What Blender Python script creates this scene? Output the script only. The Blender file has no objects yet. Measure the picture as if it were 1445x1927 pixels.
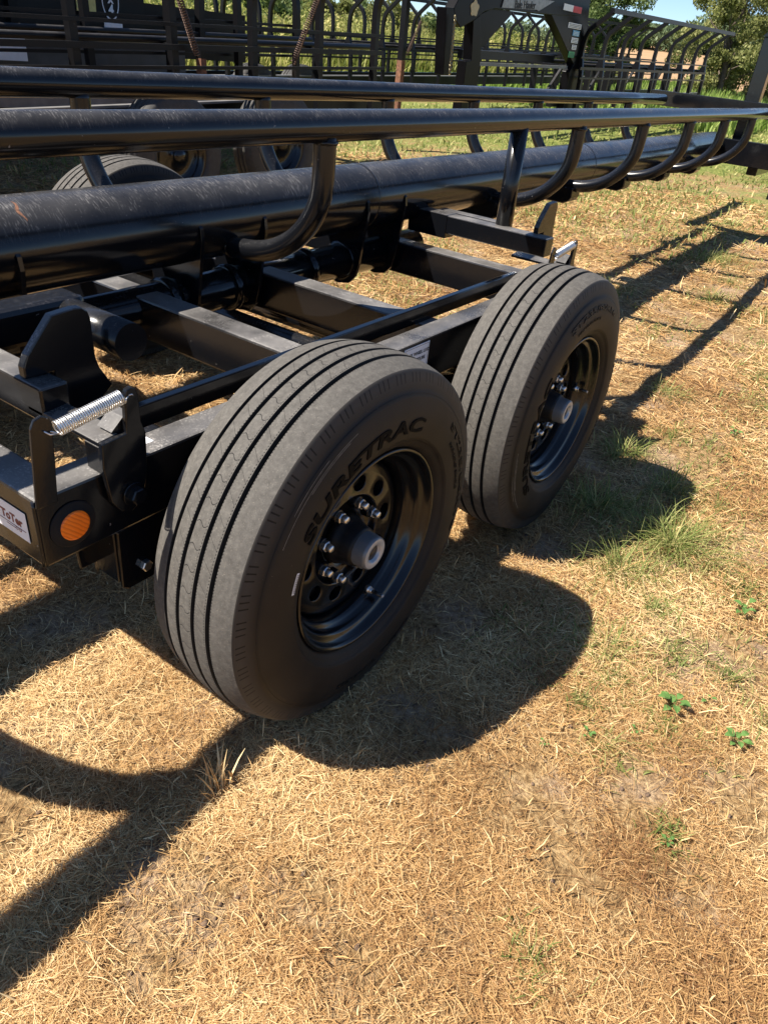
import bpy, math, random
import numpy as np
from mathutils import Vector, Matrix, noise as mnoise
R = math.radians
rnd = random.Random(7)
sc = bpy.context.scene
col = sc.collection

# ---------------------------------------------------------------- camera
cam_d = bpy.data.cameras.new('camera')
cam = bpy.data.objects.new('camera', cam_d); col.objects.link(cam)
sc.camera = cam
yaw, pit, roll = 1.007, -0.5735, 0.1144
fw = Vector((math.sin(yaw)*math.cos(pit), math.cos(yaw)*math.cos(pit), math.sin(pit)))
r0 = fw.cross(Vector((0, 0, 1))).normalized(); u0 = r0.cross(fw)
rv = math.cos(roll)*r0 + math.sin(roll)*u0
uv = -math.sin(roll)*r0 + math.cos(roll)*u0
CAM = Vector((-0.9889, -0.6445, 1.239))
m = Matrix((rv, uv, -fw)).transposed().to_4x4(); m.translation = CAM
cam.matrix_world = m
cam_d.sensor_fit = 'VERTICAL'; cam_d.sensor_height = 24; cam_d.lens = 24*1369.5/1927
cam_d.clip_start = 0.02; cam_d.clip_end = 2000

# ---------------------------------------------------------------- sky, sun, exposure
SUN = Vector((-0.58, 0.50, 1.0)).normalized()
world = bpy.data.worlds.new('World'); sc.world = world; world.use_nodes = True
nt = world.node_tree
bg = nt.nodes['Background']
sky = nt.nodes.new('ShaderNodeTexSky'); sky.sky_type = 'NISHITA'; sky.sun_disc = False
sky.sun_elevation = math.asin(SUN.z); sky.sun_rotation = math.atan2(SUN.x, SUN.y)
sky.air_density = 0.8; sky.dust_density = 0.0; sky.ozone_density = 5.0; sky.altitude = 800
nt.links.new(sky.outputs[0], bg.inputs[0]); bg.inputs[1].default_value = 0.072
sd = bpy.data.lights.new('sun', 'SUN'); sd.energy = 5.0; sd.angle = R(0.5); sd.color = (1.0, 0.93, 0.83)
sun = bpy.data.objects.new('sun', sd); col.objects.link(sun)
sun.rotation_euler = SUN.to_track_quat('Z', 'Y').to_euler()
sc.view_settings.view_transform = 'Standard'; sc.view_settings.look = 'None'
sc.view_settings.exposure = 1.16; sc.view_settings.gamma = 1.0
sc.cycles.max_bounces = 6; sc.cycles.diffuse_bounces = 3; sc.cycles.glossy_bounces = 3
sc.cycles.transparent_max_bounces = 8

# ---------------------------------------------------------------- helpers
class MB:
    def __init__(s): s.v = []; s.f = []; s.sm = []; s.mi = []
    def add(s, vs, fs, smooth=False, mi=0):
        o = len(s.v); s.v += [tuple(p) for p in vs]
        for f in fs: s.f.append([i+o for i in f]); s.sm.append(smooth); s.mi.append(mi)
        return s
    def box(s, a, b, mi=0):
        x0, y0, z0 = a; x1, y1, z1 = b
        vs = [(x0,y0,z0),(x1,y0,z0),(x1,y1,z0),(x0,y1,z0),(x0,y0,z1),(x1,y0,z1),(x1,y1,z1),(x0,y1,z1)]
        return s.add(vs, [(0,3,2,1),(4,5,6,7),(0,1,5,4),(1,2,6,5),(2,3,7,6),(3,0,4,7)], mi=mi)
    def bar(s, p, q, w, h, up=(0, 0, 1), mi=0):
        p = Vector(p); q = Vector(q); d = (q-p).normalized(); u = Vector(up)
        if abs(d.dot(u)) > .99: u = Vector((1, 0, 0))
        r = d.cross(u).normalized(); u = r.cross(d)
        vs = []
        for c in (p, q):
            for a, b in ((-1,-1),(1,-1),(1,1),(-1,1)): vs.append(c + r*a*w/2 + u*b*h/2)
        return s.add(vs, [(0,1,2,3),(7,6,5,4),(0,4,5,1),(1,5,6,2),(2,6,7,3),(3,7,4,0)], mi=mi)
    def sweep(s, pts, prof, closed_prof=True, caps=True, smooth=True, up=(0, 0, 1), mi=0):
        pts = [Vector(p) for p in pts]; n = len(pts); k = len(prof); rings = []
        u = Vector(up)
        for i, p in enumerate(pts):
            d = (pts[min(i+1, n-1)] - pts[max(i-1, 0)]).normalized()
            if abs(d.dot(u)) > .999: u = Vector((0, 1, 0)) if abs(d.y) < .9 else Vector((1, 0, 0))
            r = d.cross(u).normalized(); uu = r.cross(d); u = uu
            rings += [p + r*a + uu*b for a, b in prof]
        fs = []
        for i in range(n-1):
            for j in range(k):
                j2 = (j+1) % k
                fs.append((i*k+j, i*k+j2, (i+1)*k+j2, (i+1)*k+j))
        s.add(rings, fs, smooth, mi)
        if caps:
            o = len(s.v) - len(rings)
            s.f.append([o+j for j in range(k)][::-1]); s.sm.append(False); s.mi.append(mi)
            s.f.append([o+(n-1)*k+j for j in range(k)]); s.sm.append(False); s.mi.append(mi)
        return s
    def tube(s, pts, r, seg=20, caps=True, mi=0, up=(0, 0, 1)):
        return s.sweep(pts, [(r*math.cos(2*math.pi*j/seg), r*math.sin(2*math.pi*j/seg)) for j in range(seg)], caps=caps, mi=mi, up=up)
    def prism(s, poly, y0, y1, axis='y', mi=0):
        n = len(poly); P = []
        for y in (y0, y1):
            for a, b in poly: P.append((a, y, b) if axis == 'y' else ((y, a, b) if axis == 'x' else (a, b, y)))
        fs = [list(range(n)), list(range(2*n-1, n-1, -1))] + [(i, i+n, (i+1) % n+n, (i+1) % n) for i in range(n)]
        return s.add(P, fs, mi=mi)
    def lathe(s, prof, c=(0, 0, 0), seg=96, smooth=True, mi=0, axis='y', a0=0.):
        n = len(prof); V = []; F = []
        for i in range(seg):
            a = 2*math.pi*i/seg + a0
            for r, y in prof:
                if axis == 'y': V.append((c[0]+r*math.cos(a), c[1]+y, c[2]+r*math.sin(a)))
                elif axis == 'x': V.append((c[0]+y, c[1]+r*math.cos(a), c[2]+r*math.sin(a)))
                else: V.append((c[0]+r*math.cos(a), c[1]+r*math.sin(a), c[2]+y))
        for i in range(seg):
            for j in range(n-1):
                F.append((i*n+j, i*n+j+1, ((i+1) % seg)*n+j+1, ((i+1) % seg)*n+j))
        return s.add(V, F, smooth, mi)
    def build(s, name, mat, parent=None, bevel=0, loc=None, fix=True):
        me = bpy.data.meshes.new(name); me.from_pydata(s.v, [], s.f)
        mats = mat if isinstance(mat, (list, tuple)) else [mat]
        for q in mats: me.materials.append(q)
        me.polygons.foreach_set('use_smooth', s.sm); me.polygons.foreach_set('material_index', s.mi)
        if fix:
            import bmesh
            bm = bmesh.new(); bm.from_mesh(me); bmesh.ops.recalc_face_normals(bm, faces=bm.faces); bm.to_mesh(me); bm.free()
        me.update()
        o = bpy.data.objects.new(name, me); col.objects.link(o)
        if parent is not None: o.parent = parent
        if loc: o.location = loc
        if bevel:
            b = o.modifiers.new('bevel', 'BEVEL'); b.width = bevel; b.segments = 2; b.limit_method = 'ANGLE'; b.angle_limit = R(40)
        return o

def tag(o, label=None, cat=None, group=None, kind=None):
    if label: o['label'] = label
    if cat: o['category'] = cat
    if group: o['group'] = group
    if kind: o['kind'] = kind
    return o
def empty(name, loc=(0, 0, 0), rot=(0, 0, 0)):
    o = bpy.data.objects.new(name, None); col.objects.link(o); o.location = loc; o.rotation_euler = rot
    o.empty_display_size = .1
    return o
def children(o): return [c for c in bpy.data.objects if c.parent == o]
def copy_tree(o, parent=None):
    c = o.copy(); col.objects.link(c); c.parent = parent
    for ch in children(o): copy_tree(ch, c)
    return c
def arc(c, r, a0, a1, n, plane='yz', x=0):
    out = []
    for i in range(n+1):
        a = R(a0 + (a1-a0)*i/n)
        out.append((x, c[0]+r*math.cos(a), c[1]+r*math.sin(a)))
    return out
def helix(p, q, r, wire, turns, seg=12, hook=True):
    p = Vector(p); q = Vector(q); d = (q-p); L = d.length; d.normalize()
    u = d.cross(Vector((0, 0, 1))).normalized(); w = u.cross(d)
    pts = []
    n = int(turns*seg)
    if hook:
        for i in range(5): pts.append(p - d*(r*1.6) + d*(r*1.6)*i/5 + u*r*(i/5) + w*r*.3*math.sin(i))
    for i in range(n+1):
        a = 2*math.pi*i/seg; pts.append(p + d*L*i/n + u*r*math.cos(a) + w*r*math.sin(a))
    if hook:
        for i in range(1, 6): pts.append(q + d*(r*1.6)*i/5 + u*r*(1-i/5))
    return pts
def text_mesh(body, size, extrude=0.0, bold=0.0, shear=0.0, spacing=1.0, align='CENTER'):
    cu = bpy.data.curves.new('t', 'FONT'); cu.body = body; cu.size = size; cu.extrude = extrude; cu.offset = bold
    cu.shear = shear; cu.space_character = spacing; cu.align_x = align; cu.align_y = 'CENTER'; cu.resolution_u = 3
    o = bpy.data.objects.new('t', cu); col.objects.link(o)
    bpy.context.view_layer.update()
    me = bpy.data.meshes.new_from_object(o.evaluated_get(bpy.context.evaluated_depsgraph_get()))
    bpy.data.objects.remove(o); bpy.data.curves.remove(cu)
    V = [tuple(v.co) for v in me.vertices]; F = [list(p.vertices) for p in me.polygons]
    bpy.data.meshes.remove(me)
    return V, F
def text_on(mb, body, size, org, xd, yd, thick=.0006, bold=0.0, shear=0, spacing=1, mi=0):
    V, F = text_mesh(body, size, thick, bold, shear, spacing)
    org = Vector(org); xd = Vector(xd).normalized(); yd = Vector(yd).normalized(); n = xd.cross(yd)
    mb.add([org + xd*x + yd*y + n*z for x, y, z in V], F, mi=mi)
    return mb

# ---------------------------------------------------------------- materials
def new_mat(name):
    mt = bpy.data.materials.new(name); mt.use_nodes = True
    t = mt.node_tree; return mt, t, t.nodes['Principled BSDF']
def N(t, typ, **kw):
    n = t.nodes.new(typ)
    for k, v in kw.items():
        if k.startswith('i_'):
            key = k[2:]; key = int(key) if key.isdigit() else key
            n.inputs[key].default_value = v
        else: setattr(n, k, v)
    return n
def ramp(t, src, stops):
    n = t.nodes.new('ShaderNodeValToRGB'); e = n.color_ramp.elements
    while len(e) < len(stops): e.new(.5)
    for q, (p, c) in zip(e, stops):
        q.position = p; q.color = c if len(c) == 4 else (*c, 1)
    t.links.new(src, n.inputs[0]); return n
def math_n(t, op, a, b=None, c=None):
    n = t.nodes.new('ShaderNodeMath'); n.operation = op
    for i, q in enumerate((a, b, c)):
        if q is None: continue
        if isinstance(q, (int, float)): n.inputs[i].default_value = q
        else: t.links.new(q, n.inputs[i])
    return n.outputs[0]
def mixc(t, fac, a, b):
    n = t.nodes.new('ShaderNodeMix'); n.data_type = 'RGBA'
    for i, q in ((0, fac), (6, a), (7, b)):
        if isinstance(q, (int, float)): n.inputs[i].default_value = q
        elif isinstance(q, tuple): n.inputs[i].default_value = (*q, 1) if len(q) == 3 else q
        else: t.links.new(q, n.inputs[i])
    return n.outputs[2]
def bump(t, p, h, strength=.3, dist=.002):
    b = N(t, 'ShaderNodeBump'); b.inputs['Strength'].default_value = strength; b.inputs['Distance'].default_value = dist
    t.links.new(h, b.inputs['Height']); t.links.new(b.outputs[0], p.inputs['Normal'])

def paint(name, base=(.0045, .005, .0065), rough=.16, film=.10, speck=.5, scale=1.0, stretch=(85, 16, 16), dustc=(.36, .34, .32), spec=.42):
    """gloss black paint; road dust lies on upward faces (painted top light on far trailers), with fine scratched specks"""
    mt, t, p = new_mat(name); L = t.links.new
    geo = N(t, 'ShaderNodeNewGeometry'); sep = N(t, 'ShaderNodeSeparateXYZ'); L(geo.outputs['Normal'], sep.inputs[0])
    tc = N(t, 'ShaderNodeTexCoord')
    mp = N(t, 'ShaderNodeMapping'); mp.inputs['Rotation'].default_value = (0, R(14), R(28)); mp.inputs['Scale'].default_value = stretch
    L(tc.outputs['Object'], mp.inputs[0])
    n1 = N(t, 'ShaderNodeTexNoise', i_Scale=3.2*scale, i_Detail=5., i_Roughness=.65); L(mp.outputs[0], n1.inputs['Vector'])
    n2 = N(t, 'ShaderNodeTexNoise', i_Scale=5., i_Detail=6., i_Roughness=.6); L(tc.outputs['Object'], n2.inputs['Vector'])
    n3 = N(t, 'ShaderNodeTexNoise', i_Scale=160., i_Detail=3., i_Roughness=.7); L(tc.outputs['Object'], n3.inputs['Vector'])
    up = N(t, 'ShaderNodeMapRange'); up.inputs[1].default_value = .25; up.inputs[2].default_value = .85; L(sep.outputs[2], up.inputs[0])
    s1 = ramp(t, n1.outputs[0], [(.50, (0, 0, 0)), (.60, (.25, .25, .25)), (.74, (1, 1, 1))])
    s2 = ramp(t, n2.outputs[0], [(.35, (.25, .25, .25)), (.65, (1, 1, 1))])
    s3 = ramp(t, n3.outputs[0], [(.66, (0, 0, 0)), (.72, (1, 1, 1))])
    n6 = N(t, 'ShaderNodeTexNoise', i_Scale=22., i_Detail=4., i_Roughness=.6); L(tc.outputs['Object'], n6.inputs['Vector'])
    s6 = ramp(t, n6.outputs[0], [(.42, (.12, .12, .12)), (.66, (1.5, 1.5, 1.5))])
    sp = math_n(t, 'MULTIPLY', math_n(t, 'MULTIPLY', s1.outputs[0], s2.outputs[0]), s6.outputs[0]); sp = math_n(t, 'MULTIPLY', sp, speck)
    sp3 = math_n(t, 'MULTIPLY', s3.outputs[0], speck*.5)
    dust = math_n(t, 'MAXIMUM', sp, sp3)
    fl = math_n(t, 'MULTIPLY', s2.outputs[0], film)
    dust = math_n(t, 'ADD', dust, fl)
    dust = math_n(t, 'MULTIPLY', dust, up.outputs[0]); dust = math_n(t, 'MINIMUM', dust, .9)
    # sparse specks everywhere
    n4 = N(t, 'ShaderNodeTexNoise', i_Scale=90., i_Detail=2., i_Roughness=.5); L(tc.outputs['Object'], n4.inputs['Vector'])
    s4 = ramp(t, n4.outputs[0], [(.76, (0, 0, 0)), (.79, (1, 1, 1))])
    dust = math_n(t, 'MAXIMUM', dust, math_n(t, 'MULTIPLY', s4.outputs[0], .45))
    L(mixc(t, dust, base, dustc), p.inputs['Base Color'])
    rr = math_n(t, 'MULTIPLY_ADD', dust, .7, rough); rr = math_n(t, 'MINIMUM', rr, .85); L(rr, p.inputs['Roughness'])
    p.inputs['Specular IOR Level'].default_value = spec
    n5 = N(t, 'ShaderNodeTexNoise', i_Scale=14., i_Detail=3., i_Roughness=.5); L(tc.outputs['Object'], n5.inputs['Vector'])
    hh = math_n(t, 'MULTIPLY_ADD', n1.outputs[0], .25, n5.outputs[0]); bump(t, p, hh, .12, .004)
    return mt
def simple(name, c, rough=.5, metal=0., var=.15, scale=40., bmp=.0, spec=.5):
    mt, t, p = new_mat(name)
    tc = N(t, 'ShaderNodeTexCoord'); n = N(t, 'ShaderNodeTexNoise', i_Scale=scale, i_Detail=5., i_Roughness=.6)
    t.links.new(tc.outputs['Object'], n.inputs['Vector'])
    a = tuple(max(0, q*(1-var)) for q in c); b = tuple(min(1, q*(1+var)) for q in c)
    r = ramp(t, n.outputs[0], [(.3, a), (.7, b)]); t.links.new(r.outputs[0], p.inputs['Base Color'])
    p.inputs['Roughness'].default_value = rough; p.inputs['Metallic'].default_value = metal
    p.inputs['Specular IOR Level'].default_value = spec
    if bmp: bump(t, p, n.outputs[0], bmp, .003)
    return mt

M_pipe = paint('black_paint_dusty', film=.16, speck=.85)
M_rail = paint('black_paint_rail', film=.12, speck=.82, stretch=(120, 26, 26))
M_beam = paint('black_paint_beam', film=.46, speck=1.2, stretch=(75, 75, 75), rough=.15)
M_clean = paint('black_paint_clean', film=.03, speck=.2, stretch=(40, 40, 40), rough=.12)
M_hoop = paint('black_paint_hoop', film=.05, speck=.3, stretch=(60, 60, 60), rough=.2)
M_far = paint('black_paint_far', base=(.006, .006, .007), film=.12, speck=.15, stretch=(10, 10, 10), rough=.36, spec=.18)  # film on upward faces paints in the sunlit top edges of far trailers
M_neck = simple('black_paint_neck', (.004, .004, .005), .3, var=.3, scale=8, spec=.08)
M_farlit = simple('lit_tone_steel_far', (.16, .155, .15), .5, var=.3, scale=6)  # paler grey paints sunlight onto far deck edges and bars
M_zinc = simple('zinc_plated_steel', (.72, .72, .71), .36, 1.0, var=.12, scale=60)
M_cap = simple('grey_hub_cap', (.18, .19, .20), .38, .3, var=.08)
M_capring = simple('grey_hub_cap_rim', (.42, .43, .44), .4, .3, var=.08)
M_rubberplug = simple('rubber_plug', (.02, .018, .016), .4)
M_hub = simple('hub_paint', (.006, .006, .007), .5, var=.2, spec=.3)
M_wheel = simple('black_wheel_paint', (.005, .005, .006), .2, var=.2, scale=30, spec=.5)
M_rust = simple('rusty_steel', (.17, .075, .04), .8, var=.5, scale=30, bmp=.2)
M_rust2 = simple('rusty_spring_steel', (.10, .06, .042), .7, .3, var=.5, scale=30)
M_white = simple('white_sticker', (.78, .79, .82), .45, var=.05)
M_ink = simple('black_ink', (.02, .02, .022), .6)
M_redp = simple('red_reflector', (.55, .02, .02), .3)
M_green = simple('green_ink', (.03, .28, .10), .5)
M_blue = simple('blue_ink', (.12, .35, .55), .5)
M_yel = simple('yellow_sticker', (.62, .52, .18), .5)
M_gold = simple('gold_decal', (.42, .33, .16), .4)
M_signm = simple('sign_silver', (.20, .19, .18), .35, .6, var=.3, scale=20)
M_rope = simple('brass_chain', (.35, .30, .18), .4, .8)

def tyre_tread():
    mt, t, p = new_mat('tyre_tread'); L = t.links.new
    uvn = N(t, 'ShaderNodeUVMap'); uvn.uv_map = 'UVMap'
    s = N(t, 'ShaderNodeSeparateXYZ'); L(uvn.outputs[0], s.inputs[0])
    u = s.outputs[0]; v = s.outputs[1]     # u: turns, v: metres across tread (0..0.19)
    tc = N(t, 'ShaderNodeTexCoord')
    def band(a, b): return math_n(t, 'MULTIPLY', math_n(t, 'GREATER_THAN', v, a), math_n(t, 'LESS_THAN', v, b))
    # wavy sipes on the centre rib
    w = math_n(t, 'MULTIPLY', math_n(t, 'SINE', math_n(t, 'MULTIPLY', v, 262.)), .10)
    f = math_n(t, 'FRACT', math_n(t, 'ADD', math_n(t, 'MULTIPLY', u, 62.), w))
    sip = math_n(t, 'MULTIPLY', math_n(t, 'LESS_THAN', f, .045), band(.0835, .1075))
    # slanted fine sipes on the two ribs either side
    f2 = math_n(t, 'FRACT', math_n(t, 'ADD', math_n(t, 'MULTIPLY', u, 62.), math_n(t, 'MULTIPLY', v, 24.)))
    s2 = math_n(t, 'MULTIPLY', math_n(t, 'LESS_THAN', f2, .03), math_n(t, 'MAXIMUM', band(.052, .072), band(.118, .139)))
    # micro sipes along groove edges
    f3 = math_n(t, 'FRACT', math_n(t, 'MULTIPLY', u, 420.))
    e = math_n(t, 'MAXIMUM', band(.0385, .0402), math_n(t, 'MAXIMUM', band(.0715, .0735), band(.0502, .0520)))
    e = math_n(t, 'MAXIMUM', e, math_n(t, 'MAXIMUM', band(.117, .1187), band(.0828, .0842)))
    s3 = math_n(t, 'MULTIPLY', math_n(t, 'LESS_THAN', f3, .45), e)
    sl = math_n(t, 'MAXIMUM', sip, math_n(t, 'MAXIMUM', math_n(t, 'MULTIPLY', s2, .75), s3))
    n1 = N(t, 'ShaderNodeTexNoise', i_Scale=75., i_Detail=8., i_Roughness=.68); L(tc.outputs['Object'], n1.inputs['Vector'])
    mp = N(t, 'ShaderNodeMapping'); mp.inputs['Scale'].default_value = (260, 110, 1); L(uvn.outputs[0], mp.inputs[0])
    n2 = N(t, 'ShaderNodeTexNoise', i_Scale=1., i_Detail=5., i_Roughness=.7); L(mp.outputs[0], n2.inputs['Vector'])
    n3 = N(t, 'ShaderNodeTexNoise', i_Scale=420., i_Detail=3., i_Roughness=.7); L(tc.outputs['Object'], n3.inputs['Vector'])
    nn = math_n(t, 'MULTIPLY_ADD', n2.outputs[0], .5, math_n(t, 'MULTIPLY', n1.outputs[0], .5))
    r = ramp(t, nn, [(.30, (.050, .046, .041)), (.5, (.082, .076, .068)), (.70, (.125, .116, .103))])
    g = ramp(t, n3.outputs[0], [(.60, (0, 0, 0)), (.70, (1, 1, 1))])
    c = mixc(t, math_n(t, 'MULTIPLY', g.outputs[0], .35), r.outputs[0], (.34, .30, .24))
    c = mixc(t, math_n(t, 'MULTIPLY', sl, .9), c, (.008, .008, .008))
    L(c, p.inputs['Base Color']); p.inputs['Roughness'].default_value = .82; p.inputs['Specular IOR Level'].default_value = .3
    hh = math_n(t, 'SUBTRACT', math_n(t, 'MULTIPLY', nn, .5), sl); bump(t, p, hh, .5, .0015)
    return mt
def tyre_side():
    mt, t, p = new_mat('tyre_sidewall'); L = t.links.new
    tc = N(t, 'ShaderNodeTexCoord')
    n1 = N(t, 'ShaderNodeTexNoise', i_Scale=7., i_Detail=7., i_Roughness=.6); L(tc.outputs['Object'], n1.inputs['Vector'])
    n2 = N(t, 'ShaderNodeTexNoise', i_Scale=260., i_Detail=2.); L(tc.outputs['Object'], n2.inputs['Vector'])
    r = ramp(t, n1.outputs[0], [(.3, (.009, .0075, .0065)), (.7, (.021, .017, .0135))])
    g = ramp(t, n2.outputs[0], [(.74, (0, 0, 0)), (.78, (1, 1, 1))])
    c = mixc(t, math_n(t, 'MULTIPLY', g.outputs[0], .4), r.outputs[0], (.25, .21, .16))
    uvn = N(t, 'ShaderNodeUVMap'); uvn.uv_map = 'UVMap'; s = N(t, 'ShaderNodeSeparateXYZ'); L(uvn.outputs[0], s.inputs[0])
    # shoulder slots in threes (v holds the radius on the sidewall)
    k = math_n(t, 'FRACT', math_n(t, 'MULTIPLY', s.outputs[0], 44.))
    f = math_n(t, 'FRACT', math_n(t, 'MULTIPLY', k, 4.))
    tk = math_n(t, 'MULTIPLY', math_n(t, 'LESS_THAN', f, .24), math_n(t, 'LESS_THAN', k, .74))
    tk = math_n(t, 'MULTIPLY', tk, math_n(t, 'MULTIPLY', math_n(t, 'GREATER_THAN', s.outputs[1], .3535), math_n(t, 'LESS_THAN', s.outputs[1], .3705)))
    sh = N(t, 'ShaderNodeMapRange'); sh.inputs[1].default_value = .338; sh.inputs[2].default_value = .362; L(s.outputs[1], sh.inputs[0])
    c = mixc(t, math_n(t, 'MULTIPLY', sh.outputs[0], .75), c, (.052, .047, .042))
    c = mixc(t, math_n(t, 'MULTIPLY', tk, .95), c, (.004, .004, .004))
    L(c, p.inputs['Base Color']); p.inputs['Roughness'].default_value = .6; p.inputs['Specular IOR Level'].default_value = .26
    bump(t, p, math_n(t, 'SUBTRACT', math_n(t, 'MULTIPLY', n1.outputs[0], .2), tk), .6, .002)
    return mt
M_tread = tyre_tread(); M_side = tyre_side(); M_groove = simple('tyre_groove', (.010, .010, .010), .8, var=.3)
M_chalk = simple('chalky_scuff', (.24, .22, .19), .8, var=.5, scale=90)
M_letter2 = simple('tyre_small_lettering', (.0085, .007, .006), .6, var=.1, spec=.3)
M_letter = simple('tyre_lettering', (.002, .002, .002), .75, var=.1, spec=.1)

# ---------------------------------------------------------------- terrain
def sstep(a, b, x): t = np.clip((x-a)/(b-a), 0, 1); return t*t*(3-2*t)
_rs = np.random.RandomState(5); _G = _rs.rand(256, 256)
def vnoise(x, y, s):
    x = np.asarray(x)*s + 1000.; y = np.asarray(y)*s + 1000.
    xi = np.floor(x).astype(int); yi = np.floor(y).astype(int); fx = x-xi; fy = y-yi
    fx = fx*fx*(3-2*fx); fy = fy*fy*(3-2*fy)
    g = lambda a, b: _G[a & 255, b & 255]
    return (g(xi, yi)*(1-fx)+g(xi+1, yi)*fx)*(1-fy) + (g(xi, yi+1)*(1-fx)+g(xi+1, yi+1)*fx)*fy
def hbase(x, y):
    x = np.asarray(x, float); y = np.asarray(y, float)
    return .02*np.maximum(0, x-1.5) + .022*np.maximum(0, x-60) - .035*np.maximum(0, x-170)
def height(x, y):
    h = hbase(x, y)
    return h + (vnoise(x, y, 1.3)-.5)*.03 + (vnoise(x, y, 5.)-.5)*.014 + (vnoise(x, y, 17.)-.5)*.006 - .004
def make_ground():
    def axis(neg, pos, d0):
        out = [0.]; d = d0
        while out[-1] < pos: out.append(out[-1]+d); d = d0 if out[-1] < 2.5 else d*1.045
        o2 = [0.]; d = d0
        while o2[-1] > neg: o2.append(o2[-1]-d); d = d0 if o2[-1] > -1.2 else d*1.045
        return np.array(o2[:0:-1] + out)
    X = axis(-60, 700, .022); Y = axis(-500, 500, .022)
    gx, gy = np.meshgrid(X, Y, indexing='ij'); gz = height(gx, gy)
    V = np.stack([gx, gy, gz], -1).reshape(-1, 3)
    nx, ny = len(X), len(Y)
    i = np.arange(nx-1)[:, None]*ny + np.arange(ny-1)[None]
    F = np.stack([i, i+ny, i+ny+1, i+1], -1).reshape(-1, 4)
    me = bpy.data.meshes.new('ground'); me.vertices.add(len(V)); me.vertices.foreach_set('co', V.ravel())
    me.loops.add(F.size); me.loops.foreach_set('vertex_index', F.ravel())
    me.polygons.add(len(F)); me.polygons.foreach_set('loop_start', np.arange(len(F))*4)
    me.polygons.foreach_set('use_smooth', np.ones(len(F), bool))
    me.update(calc_edges=True)
    o = bpy.data.objects.new('ground', me); col.objects.link(o); tag(o, kind='structure')
    mt, t, p = new_mat('dry_ground'); L = t.links.new
    tc = N(t, 'ShaderNodeTexCoord')
    def nz(scale, det=6., ro=.6, src=None):
        n = N(t, 'ShaderNodeTexNoise', i_Scale=scale, i_Detail=det, i_Roughness=ro)
        L(src or tc.outputs['Object'], n.inputs['Vector']); return n.outputs[0]
    fine = nz(55., 8., .75); mid = nz(4., 6., .6); big = nz(.8, 5.); vbig = nz(.22, 4.)
    c1 = ramp(t, fine, [(.36, (.085, .046, .020)), (.5, (.30, .19, .085)), (.64, (.54, .38, .19))]).outputs[0]
    soil = ramp(t, fine, [(.35, (.19, .125, .075)), (.5, (.36, .25, .155)), (.65, (.50, .36, .235))]).outputs[0]
    m1 = ramp(t, mid, [(.48, (0, 0, 0)), (.62, (1, 1, 1))]).outputs[0]
    c = mixc(t, m1, c1, soil)
    # green growth further out
    s = N(t, 'ShaderNodeSeparateXYZ'); L(tc.outputs['Object'], s.inputs[0])
    fg = nz(30., 6., .7)
    grn = ramp(t, fg, [(.38, (.07, .10, .018)), (.55, (.20, .22, .055)), (.68, (.40, .34, .12))]).outputs[0]
    far = N(t, 'ShaderNodeMapRange'); far.inputs[1].default_value = 1.2; far.inputs[2].default_value = 14.
    far.inputs[3].default_value = -.08; far.inputs[4].default_value = .32
    L(math_n(t, 'ADD', s.outputs[0], math_n(t, 'MULTIPLY', s.outputs[1], .7)), far.inputs[0])
    gm = math_n(t, 'ADD', math_n(t, 'MULTIPLY_ADD', big, .7, math_n(t, 'MULTIPLY', mid, .5)), far.outputs[0])
    gm = ramp(t, gm, [(.72, (0, 0, 0)), (.86, (1, 1, 1))]).outputs[0]
    c = mixc(t, gm, c, grn)
    # harvested tan field far out, with furrow lines
    wv = N(t, 'ShaderNodeTexWave', i_Scale=.25, i_Distortion=3.); L(tc.outputs['Object'], wv.inputs['Vector'])
    fld = ramp(t, math_n(t, 'MULTIPLY_ADD', wv.outputs[1], .3, math_n(t, 'MULTIPLY', vbig, .7)), [(.3, (.30, .185, .095)), (.7, (.42, .28, .16))]).outputs[0]
    fr = N(t, 'ShaderNodeMapRange'); fr.inputs[1].default_value = 33.; fr.inputs[2].default_value = 38.; L(s.outputs[0], fr.inputs[0])
    c = mixc(t, fr.outputs[0], c, fld)
    L(c, p.inputs['Base Color']); p.inputs['Roughness'].default_value = .9; p.inputs['Specular IOR Level'].default_value = .15
    bump(t, p, math_n(t, 'MULTIPLY_ADD', fine, 1., nz(160., 4., .7)), .8, .012)
    me.materials.append(mt)
    return o
make_ground()

# ---------------------------------------------------------------- our bale trailer
H = .378
YC = 1.02           # centre line
T = empty('bale_trailer', (0, 0, 0))
tag(T, 'black tandem axle bale trailer in the foreground with big central pipe and upper rails', 'trailer')

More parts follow.
